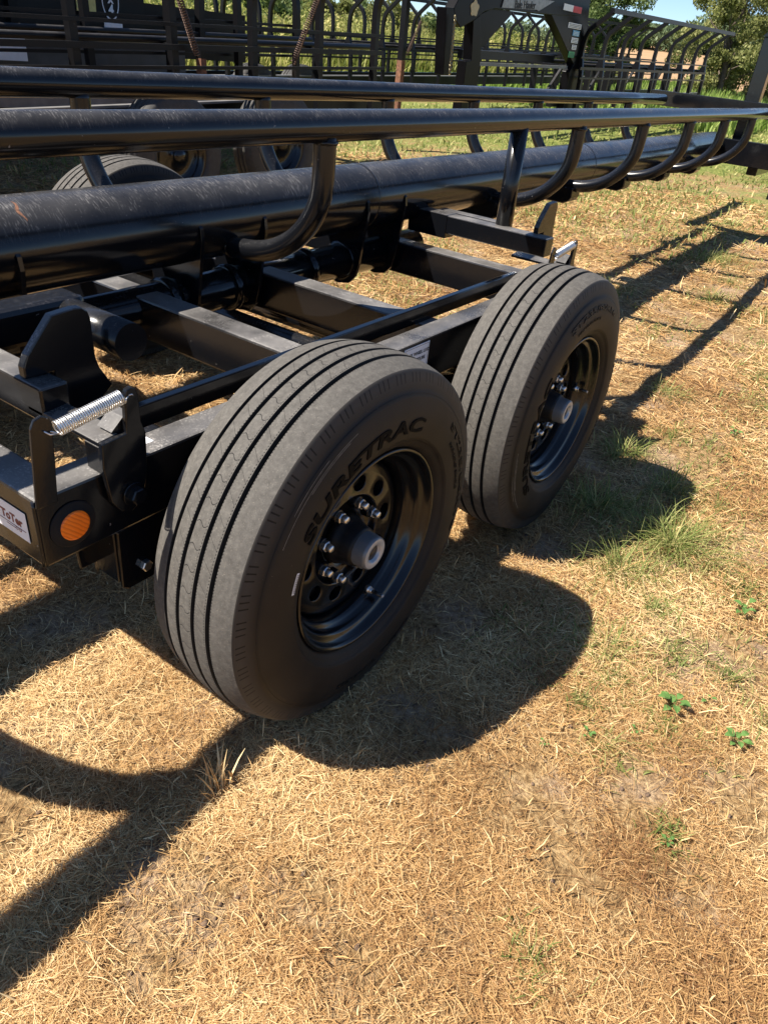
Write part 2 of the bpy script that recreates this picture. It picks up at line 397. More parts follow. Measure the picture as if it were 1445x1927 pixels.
def side_profile():
    # (r, y) outer sidewall, from bead to tread edge (y negative = towards camera)
    return [(.212, .016), (.2175, .0065), (.2235, .0025), (.2275, -.0035), (.236, -.0095), (.2445, -.0145), (.2455, -.0165), (.25, -.0178), (.262, -.0205), (.28, -.0215), (.295, -.0205),
            (.312, -.0170), (.326, -.0125), (.334, -.0100), (.3355, -.0082), (.345, -.0052), (.3535, -.0028), (.360, -.0005), (.367, .002), (.3715, .004)]
SP = side_profile()
def side_y(r):
    for (r1, y1), (r2, y2) in zip(SP, SP[1:]):
        if r1 <= r <= r2: return y1+(y2-y1)*(r-r1)/(r2-r1)
    return SP[-1][1]
def tyre_mesh(seg=180):
    Wd = .202; tw0, tw1 = .0065, .1955
    gro = [(.0400, .0487), (.0726, .0813), (.1083, .1170), (.1410, .1495)]
    def crown(v):
        q = (v-.0945)/.0945; return .3905-.0145*abs(q)**2.6
    prof = [(r, y, 1) for r, y in SP]
    tr = []
    vs = [0.] ; segs = []
    a = 0.
    for g0, g1 in gro:
        segs.append((a, g0)); a = g1
    segs.append((a, .189))
    for i, (v0, v1) in enumerate(segs):
        k = 4
        for j in range(k+1):
            v = v0+(v1-v0)*j/k; tr.append((crown(v), tw0+v, 0, v))
        if i < 4:
            g0, g1 = gro[i]
            tr.append((crown(g0)-.0105, tw0+g0+.0016, 2, g0)); tr.append((crown(g1)-.0105, tw0+g1-.0016, 2, g1))
    full = [(r, y, 1, r) for r, y, _ in prof] + tr + [(r, Wd-y, 1, r) for r, y, _ in prof[::-1]]
    n = len(full); V = []; F = []; MI = []; UVS = []
    hb = .3785
    for i in range(seg):
        a = 2*math.pi*i/seg
        for r, y, k, v in full: V.append((r*math.cos(a), y, r*math.sin(a)))
    for i in range(seg):
        for j in range(n-1):
            i2 = (i+1) % seg
            F.append((i*n+j, i*n+j+1, i2*n+j+1, i2*n+j))
            k0, k1 = full[j][2], full[j+1][2]
            mi = 2 if (k0 == 2 or k1 == 2) else (0 if (k0 == 0 and k1 == 0) else 1)
            MI.append(mi)
            va, vb = full[j][3], full[j+1][3]
            if k0 != k1 and mi == 1: va = vb = .372
            UVS += [(i/seg, va), (i/seg, vb), ((i+1)/seg, vb), ((i+1)/seg, va)]
    me = bpy.data.meshes.new('tyre'); me.from_pydata(V, [], F)
    for q in (M_tread, M_side, M_groove): me.materials.append(q)
    me.polygons.foreach_set('material_index', MI)
    me.polygons.foreach_set('use_smooth', [mi == 1 for mi in MI])
    uvl = me.uv_layers.new(name='UVMap'); uvl.data.foreach_set('uv', [c for q in UVS for c in q])
    me.update()
    import bmesh
    return me
def rim_mesh():
    mb = MB()
    # outer flange and barrel, seen from outside
    prof = [(.2125, .02), (.219, .008), (.2225, .0005), (.2210, -.0035), (.2175, -.0045), (.2140, -.002), (.2115, .004), (.2085, .012), (.2045, .0165), (.199, .018), (.1955, .021), (.193, .027), (.1915, .034),
            (.186, .040), (.181, .043), (.1785, .050), (.1770, .062), (.1765, .10), (.182, .13), (.196, .17), (.205, .195), (.215, .205)]
    mb.lathe(prof, seg=120)
    # disc with ten oval hand holes
    nh = 10; ph = R(41.5); rh = .1265; seg = nh*24
    rings = [.176, .170, .160, .154, .150]
    ydisc = lambda r: {.176: .075, .170: .066, .160: .0615, .154: .0605, .150: .060}.get(r, .060)
    # build disc as radial strips around each hole sector
    V = []; F = []
    per = 24
    for s in range(nh):
        c = ph + s*2*math.pi/nh; cx, cz = rh*math.cos(c), rh*math.sin(c)
        base = len(V)
        hw, hr = .0165, .0195
        innerR, outerR = .102, .150
        half = math.pi/nh
        for k in range(per):
            a = 2*math.pi*k/per
            # hole edge point in local radial/tangential frame
            dr, dt = hw*math.cos(a), hr*math.sin(a)
            er = (math.cos(c), math.sin(c)); et = (-math.sin(c), math.cos(c))
            hx, hz = cx+er[0]*dr+et[0]*dt, cz+er[1]*dr+et[1]*dt
            # sector boundary point
            ca, sa = math.cos(a), math.sin(a); tt = 1e9
            # square param
            m_ = max(abs(ca), abs(sa)); sx, sy = ca/m_, sa/m_
            rr = innerR+(outerR-innerR)*(sx+1)/2; aa = c+half*sy
            bx_, bz_ = rr*math.cos(aa), rr*math.sin(aa)
            V.append((hx, .077, hz)); V.append((hx, .063, hz)); V.append((hx*1.0, .0612, hz))
            mx, mz = hx+(hx-cx)*.12, hz+(hz-cz)*.12
            V.append((mx, .0602, mz)); V.append((bx_, .060, bz_))
        for k in range(per):
            k2 = (k+1) % per
            for j in range(4):
                F.append((base+k*5+j, base+k2*5+j, base+k2*5+j+1, base+k*5+j+1))
    mb.add(V, F, True)
    mb.lathe([(.1775, .085), (.1765, .076), (.1735, .069), (.169, .0645), (.162, .0618), (.150, .060)], seg=120)
    # raised hub dome carrying the studs
    mb.lathe([(.102, .060), (.1005, .0607), (.0985, .063), (.0965, .069), (.094, .0745), (.090, .0770), (.060, .0775), (.058, .082), (.050, .085), (.0, .085)], seg=120)
    return mb
def curve_text(mb, body, size, r_in, a_start, a_end, shear=0., bold=0., lift=.0019, mi=0):
    V, F = text_mesh(body, size, .0012, bold, shear)
    xs = [v[0] for v in V]; ys = [v[1] for v in V]; x0, x1 = min(xs), max(xs); y0 = min(ys); y1 = max(ys)
    out = []
    for x, y, z in V:
        a = R(a_start+(a_end-a_start)*(x-x0)/(x1-x0)); r = r_in+size*.72*(y-y0)/(y1-y0)
        out.append((r*math.cos(a), side_y(r)-lift+(.0012 if z < 0 else -.0002), r*math.sin(a)))
    mb.add(out, F, mi=mi)
tyre_me = tyre_mesh()
def clamp_ground(obj):
    pass
def build_wheel(x, spin, y=0., mirror=False, first=None):
    w = rim_mesh().build('wheel', M_wheel, T)
    w.location = (x, y, H + .0)
    ty = bpy.data.objects.new('tyre', tyre_me.copy()); col.objects.link(ty); ty.parent = w
    co = np.empty(len(ty.data.vertices)*3); ty.data.vertices.foreach_get('co', co); co = co.reshape(-1, 3)
    lim = -(H-.008); low = co[:, 2] < lim
    rr = np.clip((-co[:, 2]-.25)/.13, 0, 1)**2
    co[:, 1] += np.where(co[:, 1] < .1, -1, 1)*.007*rr*np.clip(1-np.abs(co[:, 0])/.3, 0, 1)*(np.abs(co[:, 1]-.1) > .08)
    co[low, 2] = lim + (co[low, 2]-lim)*.08
    # spin texture by turning UVs
    ty.data.vertices.foreach_set('co', co.ravel()); ty.data.update()
    uvd = ty.data.uv_layers[0].data; u = np.empty(len(uvd)*2); uvd.foreach_get('uv', u); u = u.reshape(-1, 2); u[:, 0] -= spin/360; uvd.foreach_set('uv', u.ravel())
    lt = MB()
    curve_text(lt, 'SURETRAC', .040, .2615, 147+spin, 68+spin, shear=.12, bold=.0012)
    lt.build('maker_lettering', M_letter, w)
    lt = MB()
    curve_text(lt, 'ST235/80R16', .024, .300, 44+spin, -16+spin, bold=.0006)
    lt.build('size_lettering', M_letter2, w); lt = MB()
    curve_text(lt, 'MAX LOAD SINGLE', .011, .277, 38+spin, 8+spin)
    lt.build('load_lettering', M_letter2, w); lt = MB()
    curve_text(lt, 'RADIAL  TUBELESS', .017, .300, -60+spin, -110+spin, bold=.0004)
    lt.build('type_lettering', M_letter2, w)
    # chalky scuff arcs on the sidewall
    ck = MB()
    for r_, a0_, a1_ in ((.3225, 150, 108), (.3290, 140, 121), (.3195, 132, 112)):
        V = []
        for i in range(25):
            q = R(a0_+spin+(a1_-a0_)*i/24)
            for rr_ in (r_-.0003, r_+.0003): V.append((rr_*math.cos(q), side_y(rr_)-.0005, rr_*math.sin(q)))
        ck.add(V, [(2*i, 2*i+1, 2*i+3, 2*i+2) for i in range(24)])
    ck.build('scuff_line', M_chalk, w)
    # mould rings on the sidewall
    rg = MB()
    for r in (.2445, .3345):
        rg.lathe([(r-.0008, side_y(r)+.0002), (r, side_y(r)-.0011), (r+.0008, side_y(r)+.0002)], seg=160)
    rg.build('mould_ring', M_side, w)
    hub = MB().lathe([(.0, .080), (.0560, .0800), (.0550, .066), (.0530, .061), (.0490, .056), (.0465, .046), (.0430, .028), (.0405, .022), (.030, .0215)], seg=64)
    hub.build('hub', M_hub, w)
    MB().lathe([(.0, .100), (.162, .100), (.166, .104), (.166, .17), (.0, .17)], seg=48).build('brake_drum', M_groove, w)
    cp = MB().lathe([(.0, .030), (.0375, .030), (.0375, .022), (.0362, -.002), (.0352, -.0075), (.0325, -.0095)], seg=64)
    cp.lathe([(.0325, -.0095), (.0290, -.0102), (.0215, -.0095), (.0195, -.0075), (.0190, -.001), (.0, -.001)], seg=64, mi=1)
    cp.lathe([(.0175, -.001), (.0165, -.0030), (.0, -.0034)], seg=48, mi=2)
    cp.lathe([(.0085, -.0034), (.008, -.0042), (.0, -.0042)], seg=32, mi=2)
    cp.build('hub_cap', [M_cap, M_capring, M_rubberplug], w)
    nut = MB()
    nut.lathe([(.0145, .0780), (.0140, .0610), (.0130, .0600), (.0, .0600)], seg=24, mi=1)
    hexp = [(.0118, .0598), (.0118, .0520), (.0105, .0505), (.0, .0505)]
    nut.lathe(hexp, seg=6, smooth=False)
    nut.lathe([(.0085, .0505), (.0078, .0405), (.0062, .0385), (.0, .0380)], seg=20)
    for k in range(8):
        a = R(25+45*k+spin*0)
        if k == 0:
            n0 = nut.build('lug_nut', [M_zinc, M_clean], w); n0.location = (.0825*math.cos(a), 0, .0825*math.sin(a)); n0.rotation_euler = (0, -.3, 0)
        else:
            n1 = n0.copy(); col.objects.link(n1); n1.parent = w; n1.location = (.0825*math.cos(a), 0, .0825*math.sin(a)); n1.rotation_euler = (0, k*.7, 0)
    a = R(-67 if spin == 0 else 3)
    vx, vz = .172*math.cos(a), .172*math.sin(a)
    vm = MB().tube([(vx, .046, vz), (vx, .036, vz)], .0085, 16)
    vm.tube([(vx, .036, vz), (vx, .030, vz)], .0062, 16)
    vm.build('valve_stem', M_zinc, w)
    vk = MB().tube([(vx, .030, vz), (vx+.002*math.cos(a), .006, vz)], .0045, 14); vk.build('valve_cap', M_rubberplug, w)
    vd = MB().tube([(vx+.002, .006, vz), (vx+.002, .002, vz)], .0038, 12); vd.build('valve_cap', M_capring, w)
    if spin == 0:
        lb = MB(); aa = [R(158+9*i/8) for i in range(9)]
        V = []
        for q in aa:
            for r in (.2625, .2700): V.append((r*math.cos(q), side_y(r)-.0006, r*math.sin(q)))
        lb.add(V, [(2*i, 2*i+1, 2*i+3, 2*i+2) for i in range(8)])
        for i in range(26):
            q = R(158.6+8*i/26); q2 = q+R(.12+.1*(i % 3 == 0)); V = []
            for qq in (q, q2):
                for r in (.2640, .2680): V.append((r*math.cos(qq), side_y(r)-.0012, r*math.sin(qq)))
            lb.add(V, [(0, 1, 3, 2)], mi=1)
        lb.build('barcode_label', [M_white, M_ink], w)
    return w
W1 = build_wheel(0, 0); W2 = build_wheel(.950, 74)
W1['label'] = 'near wheel in the middle of the picture with a barcode label on its tyre'
W2['label'] = 'second wheel, behind the middle one, with its valve stem by the hub cap'
# far-side wheels: turned about, simple copies
for src, x in ((W1, 0), (W2, .95)):
    c = copy_tree(src, T); c.location = (x, 2*YC, H); c.rotation_euler = (0, 0, math.pi)
    c['label'] = 'wheel on the far side of the trailer'

# axles, springs
for x in (0., .95):
    MB().tube([(x, .09, H), (x, 2*YC-.09, H)], .038, 20).build('axle', M_clean, T)
for yy in (.305, 2*YC-.305):
    ls = MB()
    for x in (0., .95):
        for k in range(5):
            pts = [(x+q*(.38-.06*k), yy, H+.035+.012*k+.035*q*q) for q in np.linspace(-1, 1, 9)]
            ls.sweep(pts, [(-.03, -.0045), (.03, -.0045), (.03, .0045), (-.03, .0045)], smooth=False)
    ls.build('leaf_spring', M_clean, T)
# equaliser and its pin between the wheels
MB().prism([(.40, .40), (.47, .44), (.54, .40), (.53, .37), (.47, .40), (.41, .37)], .285, .325).build('equaliser', M_clean, T, bevel=.003)
MB().tube([(.475, .262, .425), (.475, .35, .425)], .021, 20).build('equaliser_pin', M_hoop, T)

# side rails
MB().prism([(-.517, .27), (1.62, .27), (1.62, .336), (-.452, .336), (-.452, 2*YC-.336), (1.62, 2*YC-.336), (1.62, 2*YC-.27), (-.517, 2*YC-.27)], .4865, .613, axis='z').build('frame', M_beam, T, bevel=.005)
for y in (.303, .306): pass
wd = MB().tube([(-.5165, .2735, .490+.12*k/8+.0012*(k % 2)) for k in range(9)], .0035, 8); wd.build('weld_bead', M_clean, T)
# thin bar standing on the cross beams
for s in (0, 1):
    y0, y1 = (.365, .383) if s == 0 else (2*YC-.383, 2*YC-.365)
    MB().box((-.30, y0, .603), (1.25, y1, .648)).build('rest_bar', M_clean, T, bevel=.0025)
# cross beams
for x in (.233, .677, 1.405):
    MB().box((x, .3365, .488), (x+.079, 2*YC-.3365, .6015)).build('cross_beam', M_beam, T, bevel=.006)
MB().tube([(.62, .34, .45), (.62, 1.7, .45)], .028, 18).build('brake_tube', M_hoop, T)
# hinge pipe with collars
MB().tube([(-.53+.02, YC, .553), (1.62, YC, .553)], .0585, 36).build('hinge_pipe', M_clean, T)
for x in (.36, .60, .95, 1.16, 1.40):
    MB().lathe([(.058, -.016), (.068, -.016), (.070, 0), (.068, .016), (.058, .016)], c=(x, YC, .553), seg=40, axis='x').build('collar', M_clean, T)
# main pipe
MZ, MR = .763, .1072
mp_ = MB().tube([(-3.2, YC, MZ)] + [(x, YC, MZ) for x in (-1, 0, 1, 2, 3, 4, 5)] + [(5.93, YC, MZ)], MR, 72)
mp_.build('main_pipe', M_pipe, T)
for x in (1.22, 3.2, 4.9):
    MB().lathe([(MR-.001, -.006), (MR+.0012, -.003), (MR+.0016, 0), (MR+.0012, .003), (MR-.001, .006)], c=(x, YC, MZ), seg=72, axis='x').build('weld_bead', M_clean, T)
V = []
for i in range(13):
    a = R(108+32*i/12); w_ = .0035*math.sin(math.pi*i/12)+.0006*(i % 3)
    for dx_ in (-w_, w_): V.append((-.068+dx_+.004*math.sin(i*.7), YC+(MR+.0004)*math.cos(a), MZ+(MR+.0004)*math.sin(a)))
MB().add(V, [(2*i, 2*i+1, 2*i+3, 2*i+2) for i in range(12)], True).build('rust_scrape', simple('rust_scrape', (.22, .10, .055), .8, var=.5, scale=200), T)
# saddle plates: drop from the main pipe round the hinge pipe
sadd = [(-.108, .752), (-.104, .772), (-.092, .780), (-.078, .770), (-.060, .70)]
def saddle(x, low=.475):
    pl = []
    pts = [(YC-.100, .782), (YC-.112, .770), (YC-.116, .74), (YC-.104, .66), (YC-.090, .56), (YC-.078, .515), (YC-.05, low+.01), (YC, low),
           (YC+.05, low+.01), (YC+.078, .515), (YC+.090, .56), (YC+.104, .66), (YC+.116, .74), (YC+.112, .770), (YC+.100, .782)]
    # cut round the pipe: close polygon underneath it
    under = []
    for i in range(13):
        a = R(10-200*i/12); under.append((YC+(MR-.002)*math.cos(a), MZ+(MR-.002)*math.sin(a)))
    MB().prism(pts+under, x-.006, x+.006, axis='x').build('saddle_plate', M_clean, T, bevel=.0025)
for x in (-.114, .404, .648, 1.151, 1.375): saddle(x)
for x in (2.10, 2.87, 3.64, 4.40, 5.15):
    MB().prism([(.865, .70), (.865, .655), (.88, .635), (.905, .622), (1.13, .622), (1.16, .635), (1.175, .655), (1.175, .70)], x-.05, x+.06, axis='x').build('pipe_shoe', M_clean, T, bevel=.006)

# upper rails
YN, ZN, RN = .6077, 1.0512, .0361
MB().tube([(x, YN, ZN) for x in (-.7, 0, 1, 2, 3, 4, 5)]+[(7.6, YN, ZN)], RN, 48).build('upper_rail', M_rail, T)
YF = 2*YC-YN
MB().tube([(x, YF, ZN) for x in (-3.2, -1, 0, 1, 2, 3, 4, 5)]+[(5.72, YF, ZN)], RN, 40).build('upper_rail', M_rail, T)
MB().tube([(-3.2, .586, 1.050), (-.62, .586, 1.050)], .050, 40).build('shadow_rail', M_rail, T)  # unseen rail length, added thicker to widen the shadow on the ground
# hoops
RH = .0285
def hoop(x, side):
    pts = [(.985, .700), (.945, .7015), (.90, .704), (.842, .7095), (.79, .722), (.742, .742), (.695, .772), (.655, .812), (.628, .853), (.613, .893), (.6085, .94), (.6077, .98), (.6077, 1.03)]
    # smooth the path by subdividing
    P = []
    for i in range(len(pts)-1):
        p0 = pts[max(i-1, 0)]; p1 = pts[i]; p2 = pts[i+1]; p3 = pts[min(i+2, len(pts)-1)]
        for k in range(3):
            t = k/3
            P.append(tuple(.5*((2*p1[j])+(-p0[j]+p2[j])*t+(2*p0[j]-5*p1[j]+4*p2[j]-p3[j])*t*t+(-p0[j]+3*p1[j]-3*p2[j]+p3[j])*t**3) for j in (0, 1)))
    P.append(pts[-1])
    if side: P = [(2*YC-y, z) for y, z in P]
    MB().tube([(x, y, z) for y, z in P], RH if x > -1 or side else .044, 24, up=(1, 0, 0)).build('hoop', M_hoop, T)  # unseen leftmost near hoop is thickened to broaden its cast shadow
def wb(c, axis, r):
    rs_ = random.Random(int(c[0]*100)); prof = []
    mb = MB(); mb.lathe([(r-.002, -.006), (r+.0025, -.0045), (r+.0042, 0), (r+.0025, .0045), (r-.002, .006)], c=c, seg=44, axis=axis)
    mb.v = [(a+rs_.uniform(-.0009, .0009), b+rs_.uniform(-.0009, .0009), d+rs_.uniform(-.0009, .0009)) for a, b, d in mb.v]
    mb.build('weld_bead', M_clean, T)
for x in (.535, 2.10, 2.87): wb((x, .932, .7022), 'y', .0285); wb((x, .6077, 1.0165), 'z', .0285)
for x in (-1.03, .535, 2.10, 2.87, 3.64, 4.40, 5.15): hoop(x, 0)
for x in (-1.1, -.33, .44, 1.18, 1.95, 2.70, 3.45, 4.2, 4.95): hoop(x, 1)
# straight post on the near side with its short stub
MB().tube([(1.570, .600, .645), (1.575, .607, 1.03)], .0305, 24, up=(1, 0, 0)).build('rail_post', M_hoop, T)
MB().box((1.590, .605, .655), (1.640, .90, .712)).build('post_stub', M_beam, T, bevel=.004)

# tilting bed members on top, one each end, with latch and spring
def tilt_end(x0, x1, ytip, first):
    MB().box((x0, ytip, .650), (x1, .96, .714)).build('tilt_arm', M_beam if first else M_beam, T, bevel=.004)
tilt_end(-.402, -.350, .405, True)
tilt_end(1.500, 1.562, .395, False)
# extra welded sleeve on the far tilt arm
MB().box((1.4975, .80, .632), (1.5645, .97, .7165)).build('arm_sleeve', M_beam, T, bevel=.003)
# bed end: round tube across and a longitudinal one at the left
MB().tube([(-.185, .452, .728), (-.185, .66, .728)], .0355, 32).build('bed_tube', M_hoop, T)
MB().box((-.45, .628, .690), (-.150, .70, .766)).build('bed_member', M_clean, T, bevel=.012)

# latch levers
def latch(dx, dxs, first):
    L_ = MB()
    out = [(-.402, .672), (-.405, .629), (-.397, .564), (-.381, .538), (-.361, .529), (-.343, .540), (-.330, .565), (-.322, .60), (-.319, .665), (-.326, .687), (-.327, .735), (-.331, .745), (-.338, .750), (-.347, .748), (-.352, .738), (-.354, .70), (-.357, .676)]
    # outer plate
    L_.prism([(a+dx, b) for a, b in out], .2535, .2635)
    lv = L_.build('latch_lever', M_clean, T, bevel=.0018)
    f = MB()
    f.prism([(-.402+dx, .672), (-.357+dx, .6765), (-.357+dx, .6685), (-.402+dx, .664)], .2640, .449)
    f.box((-.402+dx, .2640, .615), (-.396+dx, .30, .6635))
    f.build('lever_flange', M_beam, lv, bevel=.0015)
    g = MB().prism([(-.352+dx, .70), (-.334+dx, .70), (-.334+dx, .6600), (-.376+dx, .6800)], .2640, .300)
    g.build('lever_gusset', M_beam, lv)
    st = MB()
    sp_ = [(-.335, .810), (-.292, .8135), (-.278, .812), (-.268, .804), (-.2635, .790), (-.2635, .722), (-.258, .700), (-.235, .660), (-.275, .630), (-.345, .640), (-.345, .7155), (-.397, .7155), (-.397, .735), (-.387, .754)]
    st.prism([(a+dxs, b) for a, b in sp_], .450, .468)
    st.build('stop_plate', M_beam, T, bevel=.0022)
    # pivot bolt
    b = MB().tube([(-.355+dx, .2530, .563), (-.355+dx, .2490, .563)], .021, 28)
    b.lathe([(.0155, .249), (.0155, .2375), (.0135, .2355), (0, .2355)], c=(-.355+dx, 0, .563), seg=6, smooth=False)
    b.build('pivot_bolt', M_clean, T)
    pb = MB().tube([(-.355+dx, .2690, .563), (-.355+dx, .2640, .563)], .032, 32); pb.build('pivot_boss', M_clean, T)
    # fixed tab
    tb = MB()
    tb.prism([(-.517+dx, .600), (-.482+dx, .600), (-.470+dx, .728), (-.474+dx, .740), (-.485+dx, .7455), (-.497+dx, .742), (-.504+dx, .730)], .2700 - .0065, .2695)
    tb.build('spring_tab', M_clean, T, bevel=.0015)
    sg = MB().tube(helix((-.463+dx, .268, .716), (-.352+dx, .262, .735), .0115, .0014, 30, 10), .00135, 6)
    sg.tube([(-.486+dx, .262, .722), (-.480+dx, .258, .716), (-.470+dx, .258, .714)], .0014, 6)
    sg.tube([(-.350+dx, .258, .737), (-.340+dx, .252, .739), (-.334+dx, .256, .733)], .0014, 6)
    sg.build('coil_spring', M_zinc, T)
latch(0, 0, True)
latch(1.755, 1.935, False)
MB().tube([(-.340, .2665, .735), (-.3395, .2645, .735)], .004, 12).build('lever_hole', M_ink, T)

# reflector, stickers
rf = MB(); rf.lathe([(0, .2655), (.0405, .2690), (.0400, .2675), (.037, .2665), (.0275, .2655), (.0262, .2630), (.0, .2630)], c=(-.461, 0, .546), seg=48)
rfo = rf.build('reflector', simple('rubber_ring', (.012, .012, .013), .75, spec=.2), T); rfo['label'] = 'round amber reflector in a black rubber ring'
mt, t, p = new_mat('amber_lens'); tc = N(t, 'ShaderNodeTexCoord'); wv = N(t, 'ShaderNodeTexWave', i_Scale=70., i_Distortion=1.5)
wv.bands_direction = 'DIAGONAL'; t.links.new(tc.outputs['Object'], wv.inputs['Vector'])
t.links.new(ramp(t, wv.outputs[1], [(.0, (.72, .13, .003)), (.4, (.90, .185, .004)), (1, (.95, .20, .005))]).outputs[0], p.inputs['Base Color'])
p.inputs['Roughness'].default_value = .3; bump(t, p, wv.outputs[1], .25, .001)
M_amber = mt
MB().lathe([(.0258, .2632), (.0255, .2612), (.022, .2604), (.0, .2598)], c=(-.461, 0, .546), seg=40).build('amber_lens', M_amber, rfo)
# sticker on the end member (faces -x)
sk = MB().box((-.5187, .300, .5215), (-.5183, .43, .577)); so = sk.build('maker_sticker', M_white, T)
tx = MB()
text_on(tx, 'ToTer', .022, (-.5189, .342, .552), (0, -1, 0), (0, 0, 1), .0002, .0008)
text_on(tx, 'Bale', .018, (-.5189, .398, .556), (0, -1, 0), (0, 0, 1), .0002, .0006)
tx.box((-.5192, .306, .5395), (-.5189, .40, .5405)); tx.box((-.5192, .335, .5350), (-.5189, .36, .5360))
for y in (.322, .331): tx.lathe([(.0022, -.0002), (.0034, -.0002), (.0034, .0001)], c=(-.5190, y, .537), seg=16, axis='x')
tx.build('sticker_print', simple('maroon_ink', (.16, .02, .02), .5), so)
# white instruction label on the near rail
lb = MB().box((.467, .2684, .500), (.580, .2697, .6045)); lo = lb.build('instruction_label', M_white, T)
lt = MB()
for i, (s_, dx) in enumerate((('CHECK WHEEL LUGS', 0), ('TIRE PRESSURE', .002), ('TOWING', .004))):
    text_on(lt, s_, .0125, (.5235, .2680, .583-.0175*i), (1, 0, 0), (0, 0, 1), .0002, .0003)
for a in ((.471, .6005, .576, .6012), (.471, .5045, .576, .5052), (.471, .5045, .4717, .6012), (.5753, .5045, .576, .6012)):
    lt.box((a[0], .2679, min(a[1], a[3])), (a[2], .2683, max(a[1], a[3])))
lt.build('label_print', M_ink, lo)
# small coloured decal further in
dc = MB().box((-.34, .300, .6132), (-.27, .330, .6136)); d0 = dc.build('warning_decal', M_white, T)
MB().box((-.33, .306, .6137), (-.305, .318, .6140)).build('decal_print', M_redp, d0)
# spring hanger under the rail
hg = MB()
hg.prism([(-.382, .4855), (-.384, .365), (-.372, .357), (-.250, .357), (-.240, .48), (-.25, .4855)], .272, .279)
hg.prism([(-.430, .4855), (-.424, .40), (-.384, .40), (-.384, .4855)], .330, .336)
hg.prism([(-.382, .4855), (-.384, .365), (-.250, .357), (-.240, .4855)], .345, .352)
hg.box((-.386, .2795, .375), (-.379, .3445, .4855))
hg.build('spring_hanger', M_clean, T, bevel=.002)
hb_ = MB().lathe([(.0115, .2715), (.0115, .262), (.0098, .2605), (0, .2605)], c=(-.335, 0, .394), seg=6, smooth=False)
hb_.build('hanger_bolt', M_zinc, T)

PY = .785
# front frame: two cross members, upright post, jack
MB().box((5.90, .35, 1.000), (6.0, 1.60, 1.105)).build('front_crossbar', M_clean, T, bevel=.004)
MB().box((5.94, .15, .66), (6.02, 1.12, .835)).build('front_crossbar', M_clean, T, bevel=.004)
pf = MB().box((6.03, PY, .66), (6.13, PY+.11, 1.53)); pf.build('front_post', M_clean, T, bevel=.006)
pc = MB().prism([(PY-.01, 1.5302), (PY+.12, 1.5302), (PY+.09, 1.56), (PY+.02, 1.56)], 6.02, 6.14, axis='x'); pc.build('post_cap', M_clean, T)
MB().box((5.90, .40, .46), (5.97, .47, .66)).build('jack', M_clean, T, bevel=.004)
MB().box((6.0, 1.30, .60), (7.9, 1.38, .70)).build('tongue', M_clean, T, bevel=.004)
MB().box((6.0, .62, .60), (7.9, .70, .70)).build('tongue', M_clean, T, bevel=.004)

